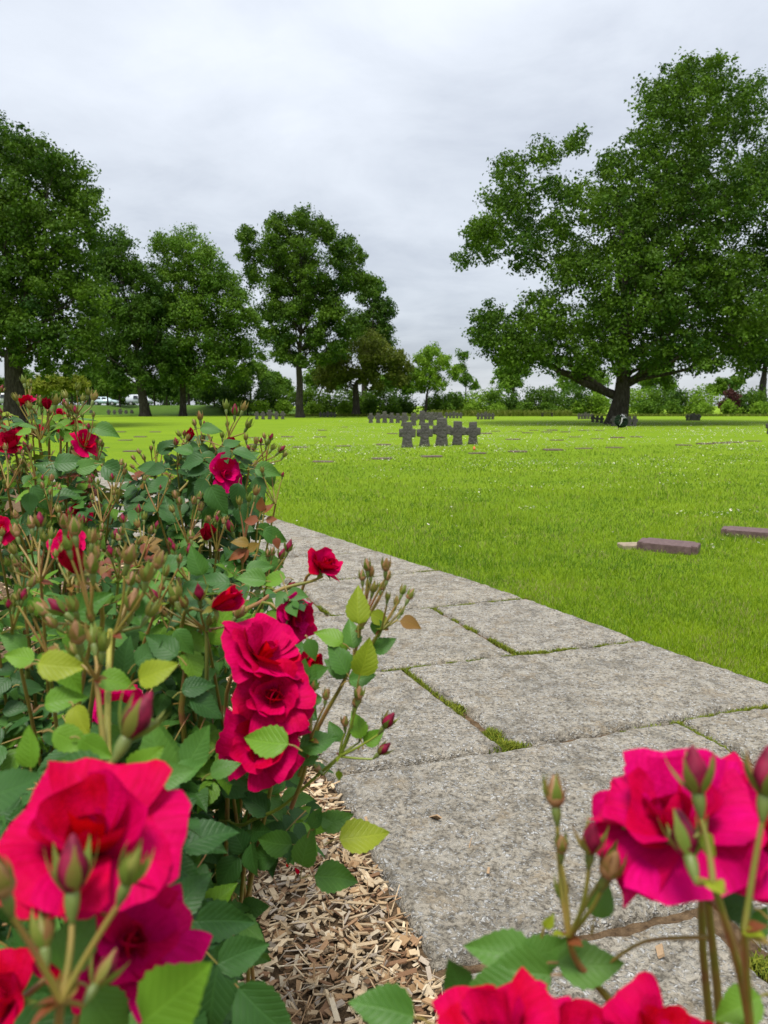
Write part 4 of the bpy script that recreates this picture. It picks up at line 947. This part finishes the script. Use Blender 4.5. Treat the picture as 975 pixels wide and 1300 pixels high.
    def cluster(s, node, d, buds, L=.022, root=True, path_=None, col=None):
        """node px, buds list of (x,y,kind[,scale])"""
        nd = P(node[0], node[1], d); parts = []
        if path_: parts.append(s.stem([*path_, nd], .0032, .0019))
        elif root: parts.append(s.stem([s.b+Vector((R.uniform(-.06, .06), R.uniform(-.06, .06), 0)), nd], .0042, .0019, n=20))
        for b in buds:
            x, y, k = b[:3]; sc_ = (b[3] if len(b) > 3 else 1)*R.uniform(.92, 1.08); p = P(x, y, d+R.uniform(-.028, .028)); ax = (p-nd).normalized()*.75+Vector((R.gauss(0, .12), R.gauss(0, .12), .55))
            ax.normalize(); l_ = L*sc_*.76; p0 = p-ax*l_*.3; base = p0-ax*l_*.58
            mid = nd.lerp(base, .5)+(base-nd).length*.10*Vector((R.gauss(0, .5), R.gauss(0, .5), R.uniform(-.5, .6)))
            parts.append(tube(bez(nd, mid, base, 7), np.linspace(.0016, .0012, 7)*(.7+.3*sc_), 6)); s.bud(p0, ax, l_, k)
        V, F = joinVF(parts); obj('bud_stem', np_mesh('bud_stem', V-np.array(s.b[:]), F, col or M_STEM), s.root)
        # bracts at the fork
        for _ in range(3):
            t_ = Vector((R.gauss(0, 1), R.gauss(0, 1), R.uniform(-.2, .8))).normalized(); s.leaf(nd, t_, Vector((0, 0, 1))+t_.cross(Vector((0, 0, 1)))*.3, R.uniform(.008, .016), R.choice('ryo'))
    def bloom(s, x, y, d, diam, axis, kind='open', pal='red', root=True):
        c = P(x, y, d); axis = Vector(axis).normalized(); r = diam*.5; ps = PS[pal]
        if kind == 'bud': r = diam*.62
        c = c-axis*r*(.35 if kind != 'bud' else .6)
        o = obj('bloom', BLOOMBASE, s.root, s.T @ Matrix.Translation(c) @ zframe(axis) @ Matrix.Rotation(R.uniform(0, 6), 4, 'Z') @ Matrix.Diagonal((r, r, r, 1)))
        lay = {'open': [('bud', 3, .42), ('in', 4, .60), ('mid', 5, .80), ('out', 5, .92), ('ref', 3, .9)], 'half': [('bud', 3, .55), ('in', 4, .76), ('mid', 5, .92), ('out', 2, .9)],
               'loose': [('bud', 3, .40), ('in', 3, .58), ('mid', 5, .80), ('out', 5, .92), ('ref', 3, .95)], 'bud': [('bud', 3, .9), ('bud', 3, 1.0), ('bud', 2, 1.06)], 'few': [('in', 3, .6), ('mid', 3, .85), ('out', 3, .95)]}[kind]
        for li, (nm, n, sc_) in enumerate(lay):
            for k in range(n):
                a = k*2*math.pi/n+li*.7+R.uniform(-.28, .28); sz = sc_*R.uniform(.88, 1.12)
                obj('petal', R.choice(ps[nm]), o, Matrix.Rotation(a, 4, 'Z') @ Matrix.Rotation(R.uniform(-.30, .26)*(1 if li > 1 else .4), 4, 'Y') @ Matrix.Rotation(R.uniform(-.22, .22), 4, 'X') @ Matrix.Diagonal((sz, sz*R.uniform(.85, 1.15), sz, 1)))
        for k in range(5): obj('sepal', SEPR, o, Matrix.Rotation(k*1.2566, 4, 'Z') @ Matrix.Diagonal((.62, .8, .62, 1)))
        b = c-axis*r*.40
        if root:
            end = b; m_ = b-axis*.05; V, F = s.stem([s.b+Vector((R.uniform(-.05, .05), R.uniform(-.05, .05), 0)), Vector((s.b.x*.35+m_.x*.65, s.b.y*.35+m_.y*.65, m_.z*.72)), m_, end], .0042, .0020)
            obj('stem', np_mesh('stem', V-np.array(s.b[:]), F, M_STEM), s.root)
        return b
    def done(s, keep=280):
        s.leaves.sort(key=lambda a: -a[2]); Tn = np.array(s.T)
        for M, c, _ in s.leaves[:keep]: obj('leaf', LEAFM[(c, R.randrange(5))], s.root, s.T @ M)
        rest = s.leaves[keep:]
        if rest:
            keys = sorted(LM); Vs, Fs, Us, mi, o = [], [], [], [], 0
            for M, c, _ in rest:
                V, F, U = LEAFLO[R.randrange(5)]; A_ = Tn @ np.array(M); Vs.append(V @ A_[:3, :3].T+A_[:3, 3]); Fs.append(F+o); Us.append(U); mi += [keys.index(c)]*len(F); o += len(V)
            f = obj('inner_foliage', np_mesh('inner_foliage', np.concatenate(Vs), np.concatenate(Fs), [LM[k] for k in keys], uv=np.concatenate(Us), matidx=mi), s.root); f['kind'] = 'stuff'
        if s.stalks:
            V, F = joinVF(s.stalks); f = obj('leaf_stalks', np_mesh('leaf_stalks', V-np.array(s.b[:]), F, M_STEM), s.root); f['kind'] = 'stuff'
def pick(spec):
    ks = [k for k, n in spec for _ in range(n)]; return lambda: R.choice(ks)
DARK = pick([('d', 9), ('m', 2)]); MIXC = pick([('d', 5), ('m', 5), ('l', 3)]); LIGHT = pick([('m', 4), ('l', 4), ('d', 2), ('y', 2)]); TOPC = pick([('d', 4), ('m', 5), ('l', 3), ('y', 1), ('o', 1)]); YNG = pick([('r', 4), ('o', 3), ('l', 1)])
Z0 = -.03
# ---- A : tall bush at the left edge
A_ = Bush('tall rose bush at the left edge with buds against the trees', (-.85, 1.85, Z0))
A_.fill([(-120, 540), (-60, 525), (0, 530), (60, 540), (100, 552), (125, 572), (140, 610), (150, 680), (-120, 760)], 1.5, 2.0, 215, TOPC, .036)
A_.fill([(-120, 620), (60, 600), (150, 640), (165, 720), (120, 860), (-120, 960)], 1.45, 2.05, 270, MIXC, .038)
A_.fill([(40, 520), (75, 520), (110, 535), (120, 560), (60, 560)], 1.65, 1.8, 12, LIGHT, .035)
A_.fill([(70, 560), (130, 590), (120, 650), (90, 660)], 1.5, 1.65, 8, YNG, .028)
A_.cluster((51, 560), 1.65, [(38, 517, 'g'), (52, 513, 'g', 1.3), (71, 510, 'g', 1.4), (20, 506, 'g'), (30, 484, 'g', 1.1), (62, 526, 'p')], .024)
A_.cluster((96, 532), 1.68, [(83, 503, 'g', 1.2), (85, 516, 'p'), (91, 519, 'g'), (105, 507, 'g'), (112, 499, 'g', 1.1), (119, 505, 'g', 1.3), (99, 493, 'g')], .024)
A_.cluster((150, 640), 1.6, [(130, 591, 'p'), (147, 591, 'p'), (154, 598, 'p'), (141, 603, 'p')], .018)
A_.cluster((22, 612), 1.6, [(8, 575, 'p'), (30, 590, 'g'), (68, 620, 'r'), (105, 627, 'p')], .02)
A_.cluster((40, 700), 1.35, [(20, 655, 'p'), (49, 660, 'r', 1.2), (62, 668, 'g')], .022)
A_.bloom(14, 560, 1.55, .075, (-.1, -.5, .8), 'half', 'dark'); A_.bloom(-6, 548, 1.7, .08, (-.3, -.4, .7), 'open')
A_.bloom(33, 509, 1.66, .045, (-.2, -.3, .9), 'half'); A_.bloom(60, 513, 1.64, .030, (.1, -.2, 1), 'bud', 'dark'); A_.bloom(75, 524, 1.72, .03, (.2, -.5, .6), 'half')
A_.bloom(108, 561, 1.6, .07, (.6, -.45, .45), 'few'); A_.bloom(96, 541, 1.75, .05, (.2, -.4, .7), 'half', 'dark'); A_.bloom(45, 548, 1.78, .05, (.1, -.5, .7), 'half', 'dark'); A_.bloom(80, 548, 1.8, .045, (0, -.6, .6), 'half')
A_.bloom(100, 652, 1.55, .06, (.1, -.8, .4), 'half'); A_.bloom(1, 672, 1.3, .055, (-.2, -.7, .6), 'half'); A_.bloom(85, 688, 1.3, .06, (.1, -.6, .7), 'open')
A_.hand([(135, 547, 32, -15, 1.6, 'm'), (88, 585, 40, 10, 1.55, 'd'), (60, 595, 38, 150, 1.55, 'd'), (112, 590, 34, 20, 1.55, 'm'), (150, 600, 44, -25, 1.55, 'd'), (28, 548, 26, 170, 1.5, 'l'), (52, 632, 36, -60, 1.5, 'd'), (80, 628, 38, 15, 1.5, 'd'), (38, 640, 30, -90, 1.45, 'd')])
for (nx, ny, dd) in [(20, 575, 1.6), (120, 600, 1.62), (65, 655, 1.45), (130, 665, 1.45), (-20, 540, 1.6), (10, 620, 1.5), (85, 560, 1.7), (40, 535, 1.75), (105, 575, 1.6), (0, 590, 1.55), (45, 610, 1.5), (140, 640, 1.5), (90, 700, 1.35), (-10, 650, 1.4)]:
    A_.cluster((nx, ny), dd, [(nx+R.uniform(-22, 22), ny-R.uniform(28, 55), R.choice('gppr'), R.uniform(.7, 1.1)) for _ in range(5)], .020)
for dx in (-.12, .05, .15): A_.cane([A_.b+Vector((dx, 0, 0)), P(70+dx*250, 610, 1.7)], .006, .003)
# ---- B : bush by the path
B_ = Bush('rose bush standing out before the lawn with one open pink petal', (-.42, 1.75, Z0))
B_.fill([(160, 610), (200, 585), (240, 560), (280, 560), (318, 572), (335, 600), (332, 650), (300, 690), (190, 720), (150, 690)], 1.52, 1.85, 120, DARK, .042)
B_.fill([(170, 690), (320, 660), (330, 720), (300, 800), (200, 820)], 1.5, 1.9, 70, DARK, .048)
B_.fill([(160, 600), (200, 590), (200, 625), (165, 640)], 1.6, 1.7, 8, YNG, .022)
B_.cluster((290, 556), 1.62, [(287, 516, 'g', 1.2), (298, 523, 'r', 1.3), (309, 518, 'g', 1.3), (315, 540, 'g', 1.4)], .023, path_=[P(228, 624, 1.6), P(262, 588, 1.62)])
B_.cluster((258, 585), 1.62, [(247, 538, 'p'), (254, 530, 'g', 1.2), (228, 552, 'g'), (257, 558, 'p')], .022)
B_.cluster((316, 596), 1.58, [(312, 556, 'g'), (325, 561, 'p'), (339, 563, 'g', 1.1), (346, 569, 'g'), (356, 572, 'r', 1.1), (361, 578, 'g'), (322, 569, 'p'), (304, 570, 'g')], .021)
B_.cluster((197, 606), 1.7, [(206, 567, 'p'), (192, 570, 'p'), (177, 574, 'p'), (211, 579, 'g'), (183, 582, 'p'), (170, 582, 'p'), (169, 593, 'p'), (200, 575, 'g'), (195, 562, 'o' if 0 else 'g', .8)], .017)
B_.cluster((239, 690), 1.35, [(223, 630, 'p', 1.1), (228, 638, 'p'), (219, 648, 'g'), (246, 637, 'p'), (253, 631, 'p'), (254, 645, 'p', 1.1), (275, 655, 'p'), (262, 661, 'g'), (269, 666, 'g')], .021)
B_.cluster((310, 690), 1.35, [(325, 625, 'g', 1.1), (304, 638, 'g'), (316, 634, 'g'), (293, 671, 'r', 1.4)], .022)
B_.cluster((180, 690), 1.4, [(176, 648, 'r'), (175, 667, 'g'), (183, 657, 'g')], .022)
B_.bloom(286, 600, 1.52, .080, (.55, -.75, .35), 'few', 'pink'); B_.bloom(241, 553, 1.6, .036, (.4, -.4, .8), 'bud', 'dark'); B_.bloom(295, 565, 1.58, .034, (.4, -.3, .8), 'bud', 'dark'); B_.bloom(263, 677, 1.3, .038, (.3, -.4, .8), 'bud', 'dark')
B_.hand([(243, 588, 34, 200, 1.5, 'd'), (232, 573, 28, 170, 1.52, 'm'), (213, 566, 30, 40, 1.6, 'd'), (268, 545, 28, -5, 1.6, 'm'), (185, 593, 30, 170, 1.55, 'd'), (200, 618, 36, 215, 1.5, 'd'), (215, 645, 40, 110, 1.45, 'd'), (278, 635, 44, -60, 1.45, 'd'),
         (300, 630, 34, -100, 1.45, 'd'), (340, 598, 34, -8, 1.5, 'm'), (345, 610, 20, -80, 1.52, 'm'), (330, 620, 30, -70, 1.5, 'd'), (255, 620, 30, -120, 1.48, 'd'), (196, 598, 30, 190, 1.52, 'd'), (250, 600, 30, 200, 1.5, 'd'), (310, 655, 34, -80, 1.5, 'd'), (270, 660, 38, -75, 1.5, 'd'), (328, 640, 34, -75, 1.52, 'd'), (318, 580, 26, 30, 1.55, 'm')])
for (nx, ny, dd) in [(225, 590, 1.6), (335, 600, 1.6), (280, 580, 1.65), (200, 650, 1.45), (350, 640, 1.5), (275, 700, 1.3)]:
    B_.cluster((nx, ny), dd, [(nx+R.uniform(-20, 20), ny-R.uniform(25, 48), R.choice('gppr'), R.uniform(.65, 1.0)) for _ in range(4)], .020)
for dx in (-.06, .05): B_.cane([B_.b+Vector((dx, 0, 0)), P(250+dx*400, 640, 1.65)], .006, .003)
# reddish young shoot
B_.cane([P(300, 760, 1.3), P(325, 705, 1.3), P(333, 665, 1.3), P(336, 640, 1.3)], .0022, .0012, M_STEM, 'shoot')
B_.hand([(318, 660, 22, 175, 1.3, 'r'), (345, 660, 16, 0, 1.3, 'r'), (332, 640, 20, 80, 1.3, 'r'), (340, 645, 18, 40, 1.3, 'r'), (304, 690, 24, 172, 1.28, 'o'), (300, 704, 24, 200, 1.28, 'r'), (322, 694, 20, 25, 1.28, 'o'), (310, 706, 22, -100, 1.28, 'r'), (345, 713, 34, -25, 1.25, 'm'), (350, 680, 34, -25, 1.3, 'm'), (352, 690, 16, -80, 1.3, 'r'), (330, 722, 36, 5, 1.22, 'm'), (318, 736, 40, 175, 1.2, 'm'), (345, 735, 36, 185, 1.2, 'l'), (338, 675, 26, -60, 1.3, 'm')])
B_.done()
A_.done()
# ---- C : left near bush with bud clusters
C_ = Bush('rose bush at the left with many closed buds on upright stems', (-.55, 1.15, Z0))
C_.fill([(-140, 740), (0, 740), (90, 720), (200, 715), (260, 740), (260, 860), (200, 960), (-140, 1010)], .98, 1.5, 290, MIXC, .038)
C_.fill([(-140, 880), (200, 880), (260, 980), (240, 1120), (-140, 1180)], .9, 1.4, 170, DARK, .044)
C_.fill([(100, 690), (200, 690), (190, 760), (110, 750)], 1.15, 1.3, 10, YNG, .026)
C_.cluster((52, 738), .95, [(21, 677, 'p', 1.1), (17, 699, 'g'), (10, 715, 'g', .8), (40, 666, 'p', 1.1), (51, 664, 'r', 1.25), (56, 684, 'g'), (65, 680, 'g'), (82, 665, 'p', 1.25)], .021)
C_.cluster((118, 800), .72, [(95, 673, 'p', 1.1), (86, 693, 'g'), (117, 720, 'p', 1.25), (119, 706, 'p', 1.1), (117, 684, 'g'), (93, 770, 'g'), (77, 774, 'r', 1.2), (56, 776, 'p', 1.1), (68, 792, 'p', .9), (116, 785, 'g', .8)], .0215)
C_.cluster((145, 805), .72, [(164, 708, 'p', 1.35), (200, 715, 'p', 1.25), (186, 730, 'g', 1.2), (166, 738, 'p'), (168, 767, 'p', 1.5), (192, 776, 'g', 1.2)], .0215)
C_.cluster((122, 862), .62, [(99, 808, 'p', 1.35), (118, 810, 'g', 1.15), (131, 819, 'g', 1.1), (94, 827, 'g', .8)], .020, path_=[P(133, 985, .6), P(130, 930, .61)])
C_.cluster((60, 830), .8, [(20, 760, 'g', .7), (40, 775, 'g', .7)], .018)
C_.bloom(95, 712, .80, .044, (-.2, -.35, .9), 'bud', 'dark'); C_.bloom(88, 695, 1.2, .055, (.1, -.6, .6), 'half'); C_.bloom(150, 902, .95, .080, (.2, -.8, .45), 'open', 'pink'); C_.bloom(75, 930, 1.1, .05, (-.1, -.8, .4), 'half', 'dark'); C_.bloom(165, 935, 1.0, .05, (.2, -.8, .4), 'half', 'dark'); C_.bloom(48, 925, 1.05, .03, (-.2, -.5, .7), 'bud', 'dark')
C_.cane([P(150, 1010, .60), P(137, 960, .61), P(137, 880, .65), P(140, 800, .70)], .0036, .0024, plain('stem_yellow', (.30, .27, .04), .45), 'main_stem')
C_.hand([(88, 853, 60, -60, .66, 'l'), (78, 843, 60, 0, .62, 'y'), (200, 852, 56, 25, .62, 'y'), (148, 866, 46, -10, .64, 'l'), (82, 888, 50, 15, .66, 'l'), (104, 915, 44, -55, .62, 'y'), (37, 948, 54, 95, .60, 'l'), (92, 940, 52, -30, .6, 'l'), (122, 950, 48, -35, .6, 'l'), (200, 950, 70, 100, .62, 'm'), (185, 965, 56, 40, .55, 'l'),
         (15, 815, 40, 140, .85, 'm'), (25, 835, 42, 175, .8, 'l'), (60, 838, 34, 15, .82, 'l'), (112, 770, 60, 35, .8, 'm'), (45, 770, 26, -80, .85, 'l'), (28, 755, 34, 120, .85, 'm'), (205, 820, 50, 150, .85, 'd'), (190, 828, 44, 40, .85, 'd'), (235, 815, 40, -50, .9, 'm'), (160, 835, 50, 80, .85, 'd'), (12, 868, 36, 20, 1.0, 'd'), (40, 872, 30, -10, 1.0, 'd'), (20, 900, 34, 10, 1.0, 'd'), (50, 905, 30, 190, 1.0, 'd'), (222, 715, 44, 20, .98, 'd'), (250, 712, 40, 110, .98, 'm'), (250, 748, 40, 10, .95, 'd'), (20, 1000, 80, 20, .52, 'd'), (90, 985, 90, 170, .52, 'd')])
for (nx, ny, dd) in [(215, 800, 1.0), (175, 720, 1.15), (30, 760, 1.0), (-20, 720, .95), (150, 740, 1.05), (200, 770, .95), (90, 745, .9), (15, 800, .85), (240, 740, 1.1), (120, 720, 1.2)]:
    C_.cluster((nx, ny), dd, [(nx+R.uniform(-28, 28), ny-R.uniform(28, 60), R.choice('gppr'), R.uniform(.7, 1.1)) for _ in range(5)], .020)
for dx in (-.15, -.05, .12): C_.cane([C_.b+Vector((dx, 0, 0)), P(60+dx*500, 850, 1.0)], .007, .0035)
C_.done()
# ---- D : bush with the big red blooms
D_ = Bush('rose bush with big red blooms leaning over the path edge', (-.30, 1.30, Z0))
D_.fill([(215, 760), (250, 735), (330, 725), (370, 745), (385, 800), (380, 960), (330, 1010), (230, 1010), (200, 900)], .98, 1.4, 150, MIXC, .037)
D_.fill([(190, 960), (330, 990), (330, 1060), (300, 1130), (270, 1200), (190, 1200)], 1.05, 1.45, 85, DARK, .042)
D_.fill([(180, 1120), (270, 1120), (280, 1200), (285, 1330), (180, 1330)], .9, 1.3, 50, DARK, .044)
D_.fill([(320, 1000), (380, 1000), (400, 1060), (340, 1090)], 1.1, 1.4, 12, MIXC, .04)
D_.cluster((261, 800), .95, [(253, 756, 'r', 1.3), (223, 756, 'g', 1.5), (234, 767, 'g'), (303, 779, 'p', 1.1), (265, 790, 'g', .9), (198, 758, 'r'), (209, 779, 'g', .8)], .0225)
D_.cluster((338, 746), 1.25, [(366, 696, 'r', 1.3), (357, 706, 'r', 1.1), (346, 702, 'p'), (340, 704, 'p', .9), (356, 716, 'p'), (344, 752, 'r', 1.1), (368, 745, 'r')], .021)
D_.bloom(284, 762, .92, .050, (.75, -.35, .55), 'bud'); D_.bloom(413, 716, 1.2, .072, (.55, -.45, .7), 'half')
D_.bloom(381, 782, 1.05, .070, (.85, -.45, .1), 'open', 'pink'); D_.bloom(340, 824, .90, .108, (.62, -.30, .72), 'loose'); D_.bloom(348, 884, .87, .086, (.15, -.90, .40), 'open'); D_.bloom(330, 943, .88, .104, (-.10, -.75, .35), 'loose'); D_.bloom(396, 842, 1.0, .045, (.8, -.4, -.2), 'half')
D_.hand([(336, 938, 64, 170, .80, 'l'), (263, 897, 50, -35, .85, 'd'), (252, 872, 42, 15, .85, 'd'), (207, 950, 64, 95, .78, 'm'), (252, 947, 60, 60, .78, 'm'), (241, 977, 44, 20, .76, 'm'), (286, 975, 40, 20, .85, 'm'), (300, 985, 40, -35, .9, 'd'), (240, 1010, 46, -70, 1.0, 'd'), (270, 740, 44, 175, 1.1, 'd'), (278, 790, 60, 70, 1.0, 'l'), (395, 825, 30, -70, .9, 'm'), (385, 850, 30, 80, .9, 'm')])
D_.cane([D_.b, P(255, 1000, 1.1), P(262, 880, .97), P(262, 800, .95)], .005, .0022); D_.cane([D_.b+Vector((.04, 0, 0)), P(230, 900, 1.0), P(330, 765, 1.15), P(395, 738, 1.19), P(410, 732, 1.2)], .005, .0018, M_STEM)
# upright sprig before the slabs
D_.cluster((457, 800), .98, [(466, 720, 'p', 1.1), (460, 733, 'p'), (471, 728, 'p'), (474, 748, 'g'), (490, 720, 'p', 1.15), (492, 733, 'p'), (484, 746, 'p', .8), (467, 742, 'g', .8)], .0195, path_=[P(380, 985, 1.02), P(406, 920, 1.0), P(438, 862, .98), P(453, 820, .98)], col=M_STEM)
D_.cluster((484, 800), .96, [(492, 759, 'g', .8), (503, 765, 'g', .9), (511, 751, 'g'), (520, 757, 'p', 1.1), (509, 778, 'g', .8)], .019, path_=[P(456, 838, .97), P(470, 820, .97)])
D_.hand([(463, 834, 52, 75, .93, 'y'), (456, 768, 48, 88, .95, 'y'), (447, 803, 40, 95, .98, 'm'), (428, 836, 46, 125, .96, 'm'), (460, 860, 36, 15, .95, 'm'), (488, 818, 34, 30, .97, 'm'), (417, 808, 40, 155, .97, 'l'), (430, 815, 34, 120, .99, 'l'), (522, 792, 30, -12, .96, 'o'), (483, 785, 30, -30, .97, 'y'), (480, 798, 26, -85, .97, 'm'), (425, 848, 36, 140, .97, 'm')])
D_.cluster((395, 939), .9, [(398, 857, 'p', 1.15), (398, 873, 'g', 1.1), (414, 884, 'p')], .020, path_=[P(370, 1025, .98), P(385, 985, .94)])
D_.hand([(392, 862, 40, 70, .9, 'm'), (405, 852, 30, 20, .9, 'm'), (405, 941, 50, 15, .9, 'm'), (382, 960, 44, 175, .92, 'm'), (398, 890, 24, 200, .9, 'm')])
D_.cluster((431, 960), .95, [(452, 892, 'p', 1.1), (455, 883, 'p', 1.2), (438, 918, 'p', .9), (460, 930, 'p', .9), (491, 918, 'r', 1.35), (485, 953, 'r', 1.25), (404, 977, 'p')], .0205, path_=[D_.b+Vector((.05, .02, 0)), P(272, 1085, 1.15), P(310, 1047, 1.08), P(355, 1026, 1.03), P(399, 988, .98)], col=plain('stem_fresh_green', (.20, .25, .03), .45))
D_.hand([(452, 920, 36, 110, .95, 'l'), (475, 934, 32, 35, .95, 'l'), (425, 928, 30, 120, .97, 'm'), (428, 1040, 44, 20, 1.0, 'm'), (463, 1060, 66, 5, .98, 'y'), (390, 1078, 50, 75, 1.0, 'm'), (347, 1068, 50, 175, 1.02, 'm'), (428, 1116, 58, -8, 1.0, 'm'), (418, 1042, 40, 160, 1.0, 'm'), (322, 1020, 46, 150, 1.05, 'd'), (330, 1090, 46, 190, 1.05, 'd'), (290, 1110, 50, -120, 1.05, 'd'), (300, 1065, 44, 120, 1.05, 'd'), (285, 1175, 60, 15, .95, 'l'), (275, 1140, 56, 45, .98, 'l'), (262, 1150, 50, -20, 1.0, 'd'), (280, 1215, 50, -30, 1.05, 'd'), (300, 1000, 44, -20, 1.05, 'd'), (245, 1085, 50, 70, 1.0, 'm'), (255, 1115, 44, -40, 1.0, 'd'), (430, 985, 14, -90, .96, 'y'), (320, 1205, 60, -35, 1.2, 'm'), (402, 1038, 30, 60, 1.0, 'm')])
D_.done()
# ---- E : nearest bush bottom left
E_ = Bush('nearest rose bush at the bottom left with a huge blurred bloom', (-.42, .62, Z0))
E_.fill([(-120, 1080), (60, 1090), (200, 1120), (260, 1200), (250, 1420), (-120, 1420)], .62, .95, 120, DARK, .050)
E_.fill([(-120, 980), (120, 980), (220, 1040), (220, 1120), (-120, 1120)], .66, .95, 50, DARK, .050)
E_.bloom(116, 1052, .42, .100, (.10, -.26, .96), 'loose'); E_.bloom(172, 1188, .45, .076, (.50, -.45, .72), 'loose', 'pink'); E_.bloom(-4, 1275, .45, .055, (-.2, -.7, .5), 'half'); E_.bloom(90, 1215, .46, .06, (-.4, -.8, .1), 'half')
nodeE = [(92, 1112, 'r', 1.65), (166, 1108, 'g', 1.25), (55, 1188, 'g', 1.15), (129, 1238, 'r', 1.1), (3, 1124, 'p', 1.2)]
E_.cluster((77, 1272), .35, nodeE, .0205, path_=[P(70, 1420, .42), P(72, 1330, .37)])
E_.cluster((97, 985), .47, [(170, 920, 'r', 1.5), ], .024, path_=[P(30, 1120, .52), P(62, 1030, .49)])
E_.hand([(228, 1258, 130, 42, .40, 'l'), (215, 1290, 80, 20, .42, 'l'), (95, 1190, 90, 70, .40, 'm'), (140, 1290, 90, -60, .42, 'm'), (272, 1262, 62, -95, .75, 'd'), (222, 985, 50, 20, .6, 'm'), (20, 1150, 90, -100, .60, 'd'), (40, 1240, 90, -60, .58, 'd'), (150, 1010, 60, 10, .55, 'd'), (230, 1150, 60, 30, .7, 'l'), (60, 1300, 100, 10, .5, 'd'), (255, 1180, 56, 10, .72, 'm')])
E_.cane([E_.b, P(70, 1420, .42)], .005, .0035); E_.cane([E_.b+Vector((.05, 0, 0)), P(150, 1260, .46)], .005, .003)
E_.done()
# ---- F : bush bottom right
F_ = Bush('rose bush at the bottom right with blooms seen from behind', (.33, .52, Z0))
F_.bloom(852, 1028, .46, .100, (-.42, -.28, .86), 'loose', 'pink'); F_.bloom(968, 1040, .49, .096, (.30, -.25, .92), 'loose', 'pink'); F_.bloom(618, 1318, .41, .084, (-.40, -.05, .92), 'loose'); F_.bloom(735, 1330, .43, .07, (.1, -.25, .95), 'loose'); F_.bloom(850, 1328, .42, .076, (.25, -.05, .98), 'loose')
F_.cluster((905, 1120), .385, [(884, 990, 'r', 1.35), (871, 1070, 'r', 1.3)], .0225, path_=[P(965, 1400, .46), P(945, 1260, .42)])
F_.cluster((945, 1180), .385, [(972, 992, 'r', 1.3)], .0225, path_=[P(965, 1420, .46), P(952, 1300, .42)])
F_.cluster((722, 1190), .48, [(705, 1012, 'p', 1.25), (713, 1076, 'p', .85), (750, 1072, 'r', 1.2), (774, 1103, 'p', 1.35), (792, 1058, 'r', 1.15), (714, 1133, 'g', 1.0)], .0215, path_=[P(880, 1420, .54), P(790, 1290, .50), P(735, 1225, .485)])
F_.cane([P(965, 1420, .46), P(935, 1200, .45), P(880, 1120, .46), P(845, 1065, .455)], .0022, .0014, plain('stem_reddish', (.20, .085, .035), .5), 'stem'); F_.cane([P(900, 1190, .46), P(820, 1195, .48), P(770, 1225, .49)], .0014, .0010, M_STEM, 'stem')
F_.cane([F_.b, P(965, 1420, .46)], .006, .0035); F_.cane([F_.b+Vector((.03, .03, 0)), P(880, 1420, .54)], .005, .003); F_.cane([F_.b+Vector((-.04, -.05, 0)), P(640, 1345, .42)], .005, .0025)
F_.hand([(634, 1205, 84, 170, .50, 'm'), (695, 1206, 70, 15, .50, 'm'), (578, 1238, 60, 110, .52, 'd'), (618, 1255, 80, 195, .48, 'm'), (655, 1240, 90, 185, .49, 'm'), (750, 1222, 84, 5, .49, 'm'), (763, 1140, 50, 70, .50, 'm'), (484, 1282, 86, 170, .50, 'm'), (697, 1170, 22, 60, .48, 'y'), (925, 1145, 60, 170, .46, 'd'), (965, 1120, 50, 20, .47, 'm'), (935, 1280, 70, 200, .44, 'l'), (960, 1170, 50, 60, .46, 'm'), (900, 1075, 40, -50, .40, 'y')])
F_.done()
# fallen petals on the mulch
for (x, y, s_, lab) in [(271, 1040, .016, 'fallen magenta rose petal caught under the leaves'), (366, 1100, .022, 'fallen crimson rose petal on the mulch'), (377, 1110, .016, 'small fallen pink rose petal beside the crimson one')]:
    o = obj('rose_petal', PS['red']['out'][0]); o.location = G(x, y, -.004); o.scale = (s_,)*3; o.rotation_euler = (.3, rad(-70), R.uniform(0, 6)); tag(o, lab, 'petal', 'fallen petals')
